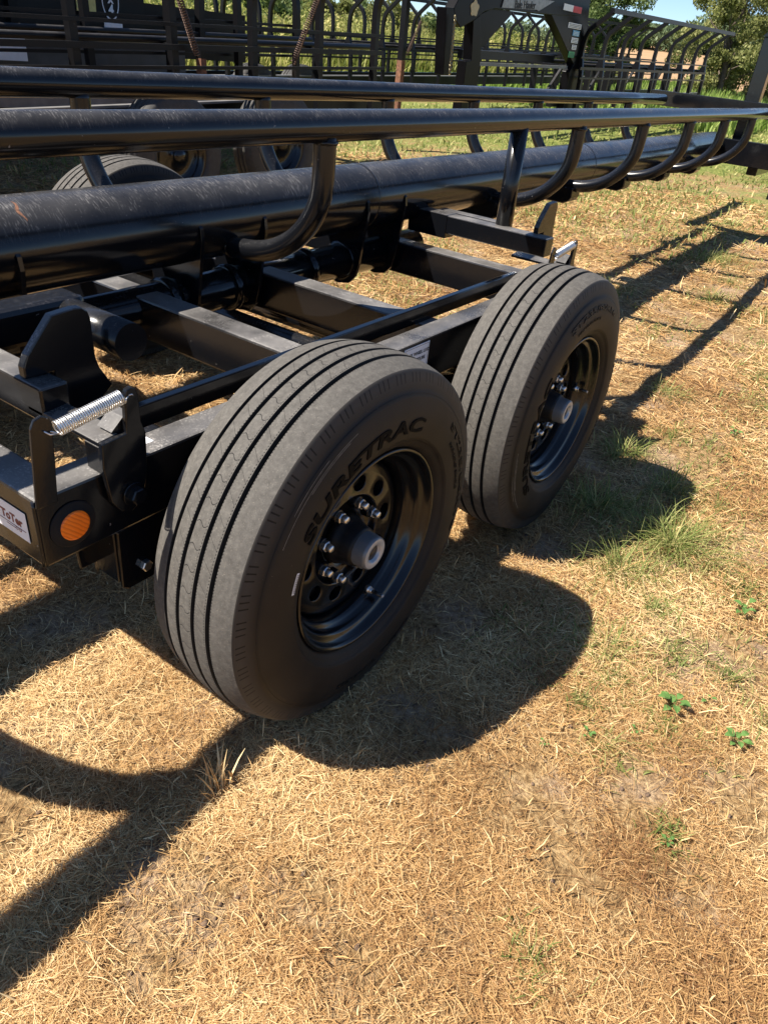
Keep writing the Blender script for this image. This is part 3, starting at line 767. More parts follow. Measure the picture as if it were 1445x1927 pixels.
# ---------------------------------------------------------------- neighbouring bale trailers
def arm_path(side, straight=False):
    # (dy, z): leg, basket bend and outward lean towards -y for side 0
    P = [(-.05, .50), (-.05, .86), (-.03, 1.02), (0, 1.16), (.0, 1.28), (-.012, 1.38), (-.045, 1.455), (-.10, 1.51), (-.34, 1.70)]
    if straight: P = [(0, .50), (0, .86), (0, 1.02), (0, 1.16)]+P[4:]
    return P if side == 0 else [(-a, b) for a, b in P]
def cradle(name, label, x0, n, yb, z0, slope, sp=.78, w=.055, wheels=(), springs=(), boxes=True, depth=.95, mat=None, straight=False, far_arms=True):
    """yb: y of near arm bases. Local frame origin at (x0, yb, z0) with x pitched up by slope"""
    mat = mat or M_far
    e = empty(name, (x0, yb, z0), (0, -math.atan(slope), 0)); tag(e, label, 'trailer', 'bale trailers parked beyond the foreground trailer')
    Lx = (n-1)*sp
    for s in (0, 1):
        off = 0 if s == 0 else depth
        P = arm_path(s, straight)
        for k in range(n if (s == 0 or far_arms) else 0):
            mb = MB(); pts = [(k*sp, a+off, b) for a, b in P]
            # rounder path
            Q = []
            for i in range(len(pts)-1):
                p0 = pts[max(i-1, 0)]; p1 = pts[i]; p2 = pts[i+1]; p3 = pts[min(i+2, len(pts)-1)]
                for kk in range(3):
                    t = kk/3; Q.append(tuple(.5*((2*p1[j])+(-p0[j]+p2[j])*t+(2*p0[j]-5*p1[j]+4*p2[j]-p3[j])*t*t+(-p0[j]+3*p1[j]-3*p2[j]+p3[j])*t**3) for j in (0, 1, 2)))
            Q.append(pts[-1])
            mb.sweep(Q, [(-w/2, -w/2), (w/2, -w/2), (w/2, w/2), (-w/2, w/2)], smooth=False, up=(1, 0, 0))
            mb.build('arm', mat, e)
            # gusset at the bend
            g = MB().prism([(off+(.0 if s == 0 else 0), 1.0), (off+(.07 if s == 0 else -.07), .98), (off+(.10 if s == 0 else -.10), 1.0), (off+(.01 if s == 0 else -.01), 1.20)], k*sp-.006, k*sp+.006, axis='x')
            if not straight: g.build('gusset', mat, e)
        fy = -1 if s == 0 else 1
        if s == 0 or far_arms: MB().box((-.12, off-.36*fy*-1-.03 if s == 0 else off+.33, 1.68), (Lx+.12, off-.33 if s == 0 else off+.39, 1.735)).build('top_rail', mat, e)
        for z, h, dy in ((1.155, .022, -.035), (1.03, .036, -.052), (.905, .022, -.075)):
            y = off+dy*(1 if s == 0 else -1); ya = y-.012 if s == 0 else y+.005
            MB().box((-.10, ya, z-h), (Lx+.06, ya+.012, z)).build('side_bar', mat, e)
        MB().tube([(-.1, off+.10*(1 if s == 0 else -1), 1.045), (Lx+.1, off+.10*(1 if s == 0 else -1), 1.045)], .022, 12).build('side_pipe', mat, e)
        MB().box((-.5, off+.15*(1 if s == 0 else -1)-.03, .52), (Lx+.5, off+.15*(1 if s == 0 else -1)+.03, .64)).build('frame_rail', mat, e)
    for k in range(n):
        if k % 2 == 0: MB().box((k*sp-.02, .0, 1.0), (k*sp+.02, depth, 1.03)).build('bunk', mat, e)
        if boxes:
            MB().box((k*sp-.035, .12, .64), (k*sp+.035, .20, .985)).build('leg', mat, e)
            MB().box((k*sp+.20, depth-.2, .64), (k*sp+.26, depth-.12, .985)).build('leg', mat, e)
        if boxes and k % 2 == 0: MB().bar((k*sp, depth*.5, .60), (k*sp+.5, depth*.5, 1.0), .035, .035).build('brace', mat, e)
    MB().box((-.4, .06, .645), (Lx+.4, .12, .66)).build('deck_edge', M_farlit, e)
    for (sx, sz0, sx1, sz1) in springs:
        p0 = (sx, -.20, sz0); p1 = (sx1, -.12, sz1)
        MB().tube(helix(p0, p1, .020, .004, int(abs(sz1-sz0)/.0135), 8, False), .0045, 6).build('rusty_spring', M_rust2, e)
    for wx, wy in wheels:
        tm = MB(); tm.lathe([(.215, .02), (.23, -.012), (.27, -.018), (.32, -.01), (.36, 0), (.374, .01), (.388, .05)], seg=64)
        for a, b in ((.05, .085), (.095, .13), (.14, .185)): tm.lathe([(.378, a-.001), (.39, a+.001), (.39, b-.002), (.378, b+.001)], seg=64)
        tm.lathe([(.388, .185), (.374, .195), (.34, .21), (.23, .215)], seg=64)
        tw = tm.build('wheel_tyre', simple('far_tyre', (.035, .033, .03), .7, var=.3) if not bpy.data.materials.get('far_tyre') else bpy.data.materials['far_tyre'], e, loc=(wx, wy, .39))
        MB().lathe([(.222, .005), (.216, -.003), (.20, .015), (.18, .04), (.172, .07), (.12, .062), (.07, .06), (.05, .03), (.04, .0), (0, 0)], seg=48).build('wheel_rim', M_wheel, tw)
    return e
N1 = cradle('bale_trailer', 'black bale trailer with tall curved arms just beyond the foreground one, upper left', -.08, 8, 4.05, -.055, .031, sp=.783,
            wheels=((2.55+.30, -.35), (3.90, -.35)), springs=((3.03, 1.34, 3.24, .98), (4.45, 1.40, 4.24, .93)), boxes=False, straight=True)
N3 = cradle('bale_trailer', 'black bale trailer behind the gooseneck frame with its arms against the field at upper right', 10.50, 9, 4.20, .145, .0187, sp=.78, far_arms=False)
N2 = cradle('bale_trailer', 'long black bale trailer in the second row, seen through the arms of the nearer ones', 6.3, 19, 6.95, .02, .025, sp=.80, wheels=((.7, .1), (1.6, .1)), springs=((3.9, 1.4, 3.7, .95), (9.5, 1.4, 9.65, .95)), boxes=False, w=.045)

# gooseneck hitch in front of N3 (part of that trailer)
def loc3(o):
    o.parent = N3; o.matrix_parent_inverse = N3.matrix_basis.inverted(); return o
GY0, GY1 = 4.22, 4.34
g = MB()
g.prism([(6.942, 1.581), (7.044, 1.70), (7.60, 1.86), (10.423, 2.003), (10.45, 1.924), (10.234, 1.75), (9.426, 1.701), (8.333, 1.661), (7.818, 1.643), (7.59, 1.597), (7.384, 1.502), (7.125, 1.418), (7.004, 1.475)], GY0, GY1)
g.prism([(6.786, 1.574), (6.941, 1.581), (7.003, 1.474), (7.066, 1.05), (7.03, .973), (6.887, .973)], GY0, GY1)
g.prism([(7.38, 1.50), (7.512, 1.56), (7.656, 1.217), (7.702, .55), (7.368, .55), (7.345, 1.12), (7.456, 1.131)], GY0+.003, GY1)
g.prism([(9.309, 1.695), (10.447, 1.922), (10.64, 1.275), (10.83, .881), (10.83, .55), (10.27, .55), (10.226, 1.099), (10.308, 1.197)], GY0+.002, GY1)
loc3(g.build('gooseneck', M_neck, None, bevel=.006))
g2 = MB(); g2.prism([(7.38, 1.50), (7.818, 1.64), (8.335, 1.655), (8.332, 1.622), (8.265, 1.578), (7.656, 1.217), (7.504, 1.12)], GY0+.05, GY0+.07)
loc3(g2.build('gooseneck_brace', M_neck, None, bevel=.004))
MBl = MB(); MBl.bar((7.70, GY0+.06, 1.10), (10.22, GY0+.06, 1.15), .03, .035)
loc3(MBl.build('cross_pipe', M_farlit, None))
sg = MB().prism([(7.95, 1.665), (8.85, 1.715), (8.90, 1.705), (9.30, 1.84), (8.0, 1.80)], GY0-.012, GY0-.002)
sgn = loc3(sg.build('name_sign', M_signm, None))
st = MB(); text_on(st, 'Bale Hauler', .115, (8.52, GY0-.014, 1.735), (1, 0, .06), (-.06, 0, 1), .002, .001)
st.build('sign_lettering', M_ink, sgn)
def plate(x0, x1, z0, z1, mat, name):
    o = MB().box((x0, GY0-.006, z0), (x1, GY0-.001, z1)).build(name, mat, None); return loc3(o)
plate(9.62, 9.92, 1.775, 1.845, M_white, 'reflector_strip'); plate(9.921, 10.20, 1.775, 1.845, M_redp, 'reflector_strip')
for z0, z1, x0, x1, mt_ in ((1.60, 1.66, 9.87, 10.30, M_white), (1.52, 1.585, 10.06, 10.28, M_blue), (1.44, 1.50, 10.06, 10.28, M_white), (1.365, 1.42, 10.12, 10.27, M_white), (1.27, 1.34, 10.06, 10.25, M_green)):
    q = plate(x0, x1, z0, z1, mt_, 'warning_sticker')
    ln = MB()
    for k in range(3): ln.box((x0+.02, GY0-.009, z0+.010+k*.016), (x1-.02, GY0-.0065, z0+.015+k*.016))
    ln.build('sticker_print', M_ink if mt_ != M_blue else M_white, q)
d = MB().prism([(7.36+.085*math.cos(a)*(1+.12*math.sin(5*a)), 1.61+.07*math.sin(a)*(1+.12*math.sin(5*a))) for a in np.linspace(0, 2*math.pi, 40)[:-1]], GY0-.006, GY0-.001)
loc3(d.build('gold_decal', M_gold, None))
loc3(MB().bar((7.69, GY0+.30, 1.18), (10.22, GY0+.30, 1.23), .07, .09).build('cross_pipe', M_far, None))
# hanging safety chain on the neck
def chain(name, label, p, q, n, mat, r=.014, sag=0):
    mb = MB(); p = Vector(p); q = Vector(q)
    for i in range(n):
        c = p.lerp(q, i/(n-1)); c.z -= sag*math.sin(math.pi*i/(n-1)); a = i*math.pi/2
        pts = [c+Vector((r*.6*math.cos(t)*math.cos(a), r*.6*math.cos(t)*math.sin(a), r*math.sin(t))) for t in np.linspace(0, 2*math.pi, 9)]
        mb.tube(pts, r*.24, 6, caps=False)
    o = mb.build(name, mat); tag(o, label, 'chain'); return o
chain('safety_chain', 'brass coloured safety chain hanging down the left leg of the gooseneck', (6.90, 4.17, 1.50), (6.93, 4.17, 1.0), 26, M_rope, .020)
chain('safety_chain', 'steel chain hanging behind the front upright of the foreground trailer', (6.08, .655, 1.30), (6.10, .655, .95), 22, M_zinc, .018)
# prop pole
pp = MB().bar((7.19, 5.0, .30), (7.19, 5.0, 1.05), .07, .07).build('pole_base', M_rust)
pr_ = empty('steel_pole', (7.19, 5.0, .0)); tag(pr_, 'upright dark steel pole with a rusty lower half left of the gooseneck', 'pole')
pp.parent = pr_; pp.matrix_parent_inverse = Matrix.Translation((-7.19, -5.0, 0))
q = MB().bar((7.19, 5.0, 1.052), (7.17, 5.0, 2.4), .07, .07).build('pole_top', M_far); q.parent = pr_; q.matrix_parent_inverse = Matrix.Translation((-7.19, -5.0, 0))
pp2 = empty('steel_pole', (4.05, 4.9, 0)); tag(pp2, 'rusty square steel pole standing behind the arms of the nearer bale trailer at upper left', 'pole')
q = MB().bar((4.05, 4.9, .3), (4.05, 4.9, .95), .06, .06).build('pole_base', M_rust); q.parent = pp2; q.matrix_parent_inverse = Matrix.Translation((-4.05, -4.9, 0))
q = MB().bar((4.05, 4.9, .952), (4.05, 4.9, 2.2), .06, .06).build('pole_top', M_far); q.parent = pp2; q.matrix_parent_inverse = Matrix.Translation((-4.05, -4.9, 0))

# dark boxy dump trailer behind the upper-left trailer
D = empty('dump_trailer', (1.0, 5.6, 0)); tag(D, 'dark high sided dump trailer with an oval emblem, at the far left', 'trailer')
def dpart(mb, name, mat, par=None, bev=0):
    o = mb.build(name, mat, par or D, bevel=bev); 
    if par is None: o.matrix_parent_inverse = Matrix.Translation((-1.0, -5.6, 0))
    return o
dpart(MB().box((-.9, 5.6, .95), (4.05, 7.0, 2.2)), 'body_side', simple('dark_panel', (.006, .007, .008), .4, var=.4, scale=3, spec=.2))
for x in (-.7, .0, .7, 1.4, 2.1, 2.75): dpart(MB().box((x, 5.54, 1.0), (x+.07, 5.598, 2.2)), 'side_stake', M_far)
dpart(MB().box((-.9, 5.50, .72), (4.4, 5.58, .98)), 'frame_rail', simple('grey_steel_far', (.06, .06, .06), .5, var=.4, scale=4))
dpart(MB().box((.2, 5.7, .45), (2.6, 6.8, .72)), 'tank', simple('grey_tank', (.12, .115, .11), .6, var=.2, scale=4))
em = MB().lathe([(.0, -.004), (.115, -.004)], c=(0, 0, 0), seg=40)
ov = MB(); ov.add([(3.70+.085*math.cos(a)*k, 5.594, 1.295+.15*math.sin(a)*k) for k in (1, .9) for a in np.linspace(0, 2*math.pi, 40, endpoint=False)],
                  [(i, (i+1) % 40, 40+(i+1) % 40, 40+i) for i in range(40)])
dpart(ov, 'oval_emblem', M_white)
tx = MB(); text_on(tx, '4', .10, (3.70, 5.592, 1.370), (1, 0, 0), (0, 0, 1), .001, .003); text_on(tx, 'x', .10, (3.70, 5.592, 1.300), (1, 0, 0), (0, 0, 1), .001, .003); text_on(tx, '4', .10, (3.70, 5.592, 1.220), (1, 0, 0), (0, 0, 1), .001, .003)
dpart(tx, 'emblem_lettering', M_white)
sk_ = dpart(MB().box((3.37, 5.590, 1.19), (3.55, 5.596, 1.41)), 'yellow_sticker', M_yel)
g_ = MB().box((3.385, 5.586, 1.29), (3.535, 5.589, 1.38)).build('sticker_print', M_green, sk_)
dpart(MB().box((3.62, 5.590, 1.05), (3.80, 5.596, 1.13)), 'info_sticker', M_white)
dpart(MB().box((2.50, 5.44, .83), (2.78, 5.495, .98)), 'info_plate', M_white)
dpart(MB().box((4.051, 5.62, .9), (5.3, 6.9, 1.30)), 'headboard', M_far)

# low flat deck trailer behind the far wheels, with light deck edges
F_ = empty('flatbed_trailer', (.0, 4.9, 0)); tag(F_, 'low flatbed trailer with pale deck edges behind the wheels of the upper-left bale trailer', 'trailer')
def fpart(mb, name, mat):
    o = mb.build(name, mat, F_); o.matrix_parent_inverse = Matrix.Translation((0, -4.9, 0)); return o
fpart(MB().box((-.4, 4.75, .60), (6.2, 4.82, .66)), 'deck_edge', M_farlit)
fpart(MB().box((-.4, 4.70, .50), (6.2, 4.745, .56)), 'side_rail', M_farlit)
for x in np.arange(0, 6.2, .62): fpart(MB().box((x, 4.83, .52), (x+.09, 5.40, .58)), 'deck_bearer', M_far)
fpart(MB().box((4.05, 4.690, .50), (4.28, 4.697, .55)), 'reflector_strip', M_redp); fpart(MB().box((4.281, 4.690, .50), (4.5, 4.697, .55)), 'reflector_strip', M_white)
for x in (1.0, 5.2): fpart(MB().box((x, 4.9, .02), (x+.12, 5.02, .52)), 'support_leg', M_far)

# ---------------------------------------------------------------- vegetation
def leaf_mat(name, c1, c2, c3, transl=.35):
    mt, t, p = new_mat(name); L = t.links.new
    at = N(t, 'ShaderNodeAttribute'); at.attribute_name = 'tone'
    r = ramp(t, at.outputs['Fac'], [(0., c1), (.5, c2), (1., c3)]); L(r.outputs[0], p.inputs['Base Color'])
    p.inputs['Roughness'].default_value = .6; p.inputs['Specular IOR Level'].default_value = .25
    tr = N(t, 'ShaderNodeBsdfTranslucent'); L(r.outputs[0], tr.inputs[0])
    mx = N(t, 'ShaderNodeMixShader'); mx.inputs[0].default_value = transl
    L(p.outputs[0], mx.inputs[1]); L(tr.outputs[0], mx.inputs[2]); L(mx.outputs[0], t.nodes['Material Output'].inputs[0])
    return mt
def quads_obj(name, V, tone, mat, parent=None, k=4, smooth=False, F=None):
    """V: (n,k,3) numpy; one polygon with k corners each (or face index pattern F), tone: (n,)"""
    n, kk = V.shape[0], V.shape[1]
    pat = np.array([list(range(kk))]) if F is None else np.array(F)
    nf, c = pat.shape
    idx = (np.arange(n)[:, None, None]*kk + pat[None]).reshape(-1, c)
    me = bpy.data.meshes.new(name); me.vertices.add(n*kk); me.vertices.foreach_set('co', V.astype(np.float32).ravel())
    me.loops.add(idx.size); me.loops.foreach_set('vertex_index', idx.ravel().astype(np.int32))
    me.polygons.add(len(idx)); me.polygons.foreach_set('loop_start', (np.arange(len(idx))*c).astype(np.int32))
    at = me.attributes.new('tone', 'FLOAT', 'POINT'); at.data.foreach_set('value', np.repeat(tone, kk).astype(np.float32))
    me.materials.append(mat); me.update(calc_edges=True)
    o = bpy.data.objects.new(name, me); col.objects.link(o)
    if parent is not None: o.parent = parent
    return o
RS = np.random.RandomState(11)
M_straw = leaf_mat('dry_straw', (.19, .090, .034), (.54, .325, .130), (.85, .65, .35), .2)
M_grass = leaf_mat('green_grass', (.11, .15, .03), (.22, .27, .075), (.52, .46, .19), .4)

PATCH = [(-.60, -.08, .13), (.32, -.06, .17), (-.50, -.40, .10), (.30, -.80, .12), (.81, -.12, .15), (1.79, -.26, .2), (.71, -.70, .10), (-.46, -.23, .07), (-.1, -.42, .06), (.15, -.62, .09), (2.6, -.5, .25), (3.4, .1, .3), (.2, .9, .3), (1.1, .9, .3)]
def bare(x, y):
    b = 0*x
    for px, py, r in PATCH:
        q = ((x-px)**2+(y-py)**2)**.5/r + (vnoise(x, y, 7.)-.5)*1.1
        b = np.maximum(b, 1-sstep(.55, 1.15, q))
    return b
def make_straw(n, rmax_in, rmax, seed, wscale=1., stand=.0, wide=False):
    rs = np.random.RandomState(seed)
    # sample in distance from camera foot with density ~ 1/d^2 beyond 1.4 m
    az = np.arctan2(.449, .71)
    d = rmax_in*np.exp(rs.rand(n)*np.log(rmax/rmax_in))
    a = az + (rs.rand(n)-.5)*R(84)*np.where(d < 1.2, 2.1, 1.)
    if wide: a = az + R(42) + rs.rand(n)*R(276)
    x = CAM.x + d*np.cos(a); y = CAM.y + d*np.sin(a)
    cl = vnoise(x, y, 3.1)*.5 + vnoise(x, y, 9.)*.5
    keep = (rs.rand(n) < np.clip((cl-.24)*3.4, .10, 1)*(1-.86*bare(x, y)))
    # let bare soil show in a few patches
    x, y, d, cl = x[keep], y[keep], d[keep], cl[keep]; n = len(x)
    L = (.011+.044*rs.rand(n)**2.4)*np.clip(d/1.6, .9, 4)**.55
    w = (.0006+.0008*rs.rand(n))*np.clip(d/1.5, .85, 6)*wscale
    th = rs.rand(n)*2*np.pi + vnoise(x, y, .9)*3
    up = np.abs(rs.randn(n))*.13 + stand*rs.rand(n)
    tone = np.clip(.5+.23*rs.randn(n)+(vnoise(x, y, 2.)-.5)*.40+(vnoise(x, y, 6.)-.5)*.45-.02-.25*np.exp(-(((x+.42)/.16)**2+((y+.50)/.12)**2)), 0, 1)
    z = height(x, y) + .002 + .016*rs.rand(n)**2*np.clip(cl*1.6, .3, 1)
    dx, dy = np.cos(th), np.sin(th)
    ca, sa = np.cos(up), np.sin(up)
    bend = (rs.rand(n)-.5)*.8
    P0 = np.stack([x, y, z], -1)
    mid = P0 + np.stack([dx*ca, dy*ca, sa], -1)*(L*.5)[:, None]
    end = mid + np.stack([np.cos(th+bend)*ca, np.sin(th+bend)*ca, sa-.25*rs.rand(n)], -1)*(L*.5)[:, None]
    sd_ = np.stack([-dy, dx, (rs.rand(n)-.5)*1.2], -1)*w[:, None]
    V = np.stack([P0-sd_*.8, P0+sd_*.8, mid+sd_, mid-sd_, end+sd_*.35, end-sd_*.35], 1)
    return V, tone
V, tn = make_straw(600000, .35, 9.5, 3, .55)
V3, tn3 = make_straw(230000, .35, 9., 12, .8, wide=True)
V2, tn2 = make_straw(330000, .35, 5., 9, .58)
c2 = V2[:, :1]; V2 = c2+(V2-c2)*.42; tn2 = np.clip(tn2-.18, 0, 1)
V = np.concatenate([V, V2, V3]); tn = np.concatenate([tn, tn2, tn3])
o = quads_obj('straw', V, tn, M_straw, F=[(0, 1, 2, 3), (3, 2, 4, 5)]); tag(o, 'dry cut straw and dead grass littering the ground', 'straw', kind='stuff')
V, tn = make_straw(26000, .5, 10., 4, 1.1, .9)
o = quads_obj('stubble', V, tn, M_straw, F=[(0, 1, 2, 3), (3, 2, 4, 5)]); tag(o, 'short dead grass stubble standing out of the dry ground', 'stubble', kind='stuff')

def blades(x, y, L, w, lean, th, tone, rs):
    """curved grass blades: base at x,y"""
    n = len(x); z = height(x, y)-.004
    P = []
    for s in (0, .4, .75, 1.):
        ang = lean*(.35+.9*s); r = L*s
        P.append(np.stack([x+np.cos(th)*np.sin(ang)*r, y+np.sin(th)*np.sin(ang)*r, z+np.cos(np.minimum(ang, 1.55))*r], -1))
    sd_ = np.stack([-np.sin(th), np.cos(th), 0*th], -1)*w[:, None]
    return np.stack([P[0]-sd_*.8, P[0]+sd_*.8, P[1]-sd_, P[1]+sd_, P[2]-sd_*.7, P[2]+sd_*.7, P[3]-sd_*.1, P[3]+sd_*.1], 1)
BF = [(0, 1, 3, 2), (2, 3, 5, 4), (4, 5, 7, 6)]
def tuft(x, y, rad, n, L, label, dry=.2, seed=0, flat=.0):
    rs = np.random.RandomState(seed+100)
    n = int(n*1.7); r = rad*.55*np.minimum(np.abs(rs.randn(n)), 1.9); a = rs.rand(n)*2*np.pi
    bx_, by_ = x+r*np.cos(a), y+r*np.sin(a)
    th = a + rs.randn(n)*1.1; lean = .3+1.15*rs.rand(n)**.8+flat
    Ls = L*(.25+.85*rs.rand(n)); w = .0006+.0009*rs.rand(n)
    tone = np.clip(.42+.25*rs.randn(n)+.45*(rs.rand(n) < .25), 0, 1)
    V = blades(bx_, by_, Ls, w, lean, th, tone, rs)
    c = np.array([x, y, 0.]); o = quads_obj('grass_tuft', V-c, tone, M_grass, F=BF); o.location = (x, y, 0)
    tag(o, label, 'grass tuft', 'green grass tufts in the dry ground'); return o
TF = [(1.10, -.39, .17, 420, .15, 'big loose green grass tuft in the sun to the right of the rear tyre shadow'),
      (1.62, -.05, .12, 170, .13, 'green grass tuft at the tip of the second wheel, half in shade'),
      (.86, -.31, .13, 190, .12, 'flattened yellow green tuft between the two tyre shadows'),
      (.51, -.40, .09, 120, .07, 'small flat tuft at the edge of the near tyre shadow'),
      (1.15, -.12, .17, 320, .13, 'dark green tuft wholly inside the second tyre shadow'),
      (2.30, .01, .10, 110, .09, 'tuft where the rail shadow meets the second tyre'),
      (5.14, .54, .35, 380, .14, 'pale tuft beside the long pipe shadow on the right'),
      (2.92, -.30, .13, 90, .08, 'sparse tuft at the right edge of the picture, level with the second tyre'),
      (4.1, .25, .18, 220, .10, 'thin tuft between the two long shadows'),
      (.62, -.68, .07, 80, .05, 'grey green low tuft near the right edge below the leafy weed'),
      (3.6, .75, .3, 200, .10, 'low tuft behind the second wheel'),
      (-.32, -.60, .04, 40, .045, 'small tuft at the bottom edge of the picture'),
      (1.45, -.28, .12, 160, .12, 'upright tuft on the sunny side of the second tyre shadow')]
for i, a in enumerate(TF): tuft(*a[:5], a[5], seed=i)
dt = MB()
rs = np.random.RandomState(77); n = 26
V = blades(-.387+.012*rs.randn(n), .035+.012*rs.randn(n), .05+.05*rs.rand(n), .0014+.001*rs.rand(n), .1+.5*rs.rand(n), rs.rand(n)*6.28, None, rs)
o = quads_obj('dry_tuft', V-np.array([-.387, .035, 0]), np.clip(.6+.2*rs.randn(n), 0, 1), M_straw, F=BF); o.location = (-.387, .035, 0)
tag(o, 'single upright dry yellow grass tuft in the shadow left of the near tyre', 'grass tuft')

rs = np.random.RandomState(91); n = 1500
xx = np.where(rs.rand(n) < .5, 0, .95)+(rs.rand(n)-.5)*.50; q = rs.rand(n); yy = np.where(q < .62, -.028-.03*rs.rand(n), .205+.03*rs.rand(n))
V = blades(xx, yy, .012+.035*rs.rand(n)**1.5, .0006+.0008*rs.rand(n), .2+1.1*rs.rand(n), rs.rand(n)*6.283, None, rs)
o = quads_obj('pressed_grass', V, np.clip(.45+.22*rs.randn(n), 0, 1), M_straw, F=BF); tag(o, 'dead grass pushed up along the foot of the tyres', 'dry grass', kind='stuff')
# short green growth further out: stuff
def green_cover(n, seed):
    rs = np.random.RandomState(seed)
    az = np.arctan2(.449, .71)
    d = 1.0*np.exp(rs.rand(n)*np.log(28/1.0)); a = az+(rs.rand(n)-.5)*R(76)
    x = CAM.x+d*np.cos(a); y = CAM.y+d*np.sin(a)
    g_ = vnoise(x, y, .9)*.6+vnoise(x, y, 3.)*.4 + np.clip((x+.7*y-1.2)/12.8, 0, 1)*.42-.08+.27*np.clip((x-.1)/.8, 0, 1)*np.clip((.0-y)/.5, 0, 1)
    keep = rs.rand(n) < .62*np.clip((g_-.52)*4, 0.012, 1)*np.clip(.25+d/6, 0, 1)*np.clip(np.maximum((d-2.4)*1.2, ((x > .25) & (y < -.12))*1.), .0, 1)
    x, y, d = x[keep], y[keep], d[keep]; n = len(x)
    L = (.015+.045*rs.rand(n))*np.clip(d/4, .7, 2.0); w = (.0011+.001*rs.rand(n))*np.clip(d/2.2, 1, 9)
    tone = np.clip(.55+.28*rs.randn(n), 0, 1)
    V = blades(x, y, L, w, .45+1.0*rs.rand(n), rs.rand(n)*6.283, tone, rs)
    return V, tone
V, tn = green_cover(190000, 21)
rs = np.random.RandomState(61); CX = [(.42, -.47, .10), (.36, -.60, .09), (.62, -.55, .12), (.22, -.52, .08), (.10, -.70, .05), (1.0, -.62, .14), (1.45, -.45, .14), (1.9, -.15, .16), (.75, -.45, .10), (2.5, -.35, .2), (3.2, .35, .25), (2.1, -.55, .15), (1.25, -.75, .12), (.55, -.80, .08), (3.9, -.1, .3), (4.6, .3, .3), (-.28, -.58, .06), (.30, -.42, .06)]
for cx, cy, cr in CX:
    n = int(150+900*cr); a = rs.rand(n)*6.283; r = cr*np.abs(rs.randn(n))*.6
    V1 = blades(cx+r*np.cos(a), cy+r*np.sin(a), .010+.034*rs.rand(n)**1.4*(1+cr*3), .0006+.0011*rs.rand(n), .3+1.2*rs.rand(n), rs.rand(n)*6.283, None, rs)
    V = np.concatenate([V, V1]); tn = np.concatenate([tn, np.clip(.4+.27*rs.randn(n), 0, 1)])
o = quads_obj('grass', V, tn, M_grass, F=BF); tag(o, 'short patchy green and yellow grass growing beyond the trailer', 'grass', kind='stuff')

M_leaf = leaf_mat('weed_leaf', (.07, .15, .03), (.12, .24, .06), (.22, .36, .12), .35)
def weed(x, y, size, nl, label, seed):
    rs = np.random.RandomState(seed); e_z = float(height(x, y))
    Vs = []; tn = []
    for i in range(nl):
        a = i*2.4+rs.rand()*.5; hgt = size*(.35+.6*i/nl); r = size*(.30+.35*rs.rand()); ls = size*(.42+.22*rs.rand()); lw = ls*.33
        d = np.array([math.cos(a), math.sin(a), .15]); s = np.array([-math.sin(a), math.cos(a), 0]); b = d*r*.5+np.array([0, 0, hgt])
        up = np.array([0, 0, 1])
        prof = [(0, .05, 0), (.22, .75, .06), (.5, 1., .09), (.78, .62, .03), (1., .02, -.10)]
        for (t0, w0, h0), (t1, w1, h1) in zip(prof, prof[1:]):
            for sg_ in (-1, 1):
                A = b+d*ls*t0+up*ls*h0; B = b+d*ls*t1+up*ls*h1
                A2 = A+s*sg_*lw*w0+up*ls*.10*w0; B2 = B+s*sg_*lw*w1+up*ls*.10*w1
                Vs.append([A, A2, B2, B]); tn.append(.35+.4*rs.rand()*(1 if sg_ > 0 else .7))
        st0 = np.array([0, 0, 0.]); sw = s*.0009*size/.05
        Vs.append([st0-sw, st0+sw, b+sw, b-sw]); tn.append(.2)
    o = quads_obj('weed_plant', np.array(Vs), np.array(tn), M_leaf); o.location = (x, y, e_z)
    tag(o, label, 'weed', 'leafy green weeds'); return o
for i, a in enumerate([(.885, -.645, .048, 6, 'leafy green weed nearest the right edge, beside the big grass tuft'),
        (.42, -.60, .047, 8, 'broad leaved green weed below the two tyre shadows, with a dark shadow of its own'),
        (.415, -.745, .040, 7, 'low leafy weed at the right edge, below the broad leaved one'),
        (2.09, -.345, .045, 5, 'small weed by the right edge, farthest from the camera'),
        (.215, -.475, .022, 5, 'tiny weed on dark soil, left one of the seedlings'),
        (.30, -.555, .022, 5, 'tiny weed on dark soil next to the broad leaved one'),
        (.08, -.70, .020, 6, 'tiny green weed alone on straw in the lower right'),
        (.50, -.66, .028, 3, 'single pointed leaf weed between the two leafy ones at right'),
        (.13, -.41, .016, 5, 'tiny seedling at the foot of the near tyre shadow')]): weed(*a, seed=i+5)
# dark soil crumbs / clods
cl_mat = simple('soil_clod', (.13, .085, .055), .95, var=.4, scale=60, bmp=.4)
rs = np.random.RandomState(8)
mb = MB()
for i in range(1500):
    d = .6*math.exp(rs.rand()*math.log(8)); a = math.atan2(.449, .71)+(rs.rand()-.5)*1.4
    x, y = CAM.x+d*math.cos(a), CAM.y+d*math.sin(a); s = (.0012+.006*rs.rand()**3)*(1+d*.15); z = float(height(x, y))
    vs = []
    for (u_, v_) in [(0, 1.)]+[(k*math.pi/3, 0.3) for k in range(6)]+[(k*math.pi/3+.5, -.6) for k in range(6)]:
        rr = math.sqrt(max(0, 1-v_*v_))*(.7+.6*rs.rand()); vs.append((x+s*rr*math.cos(u_), y+s*rr*math.sin(u_)*.8, z+s*v_*.7+.001))
    fs = [(0, 1+k, 1+(k+1) % 6) for k in range(6)]+[(1+k, 7+k, 7+(k+1) % 6, 1+(k+1) % 6) for k in range(6)]
    mb.add(vs, fs, True)
o = mb.build('soil_crumbs', cl_mat); tag(o, 'crumbs and small clods of dry soil among the straw', 'soil', kind='stuff')

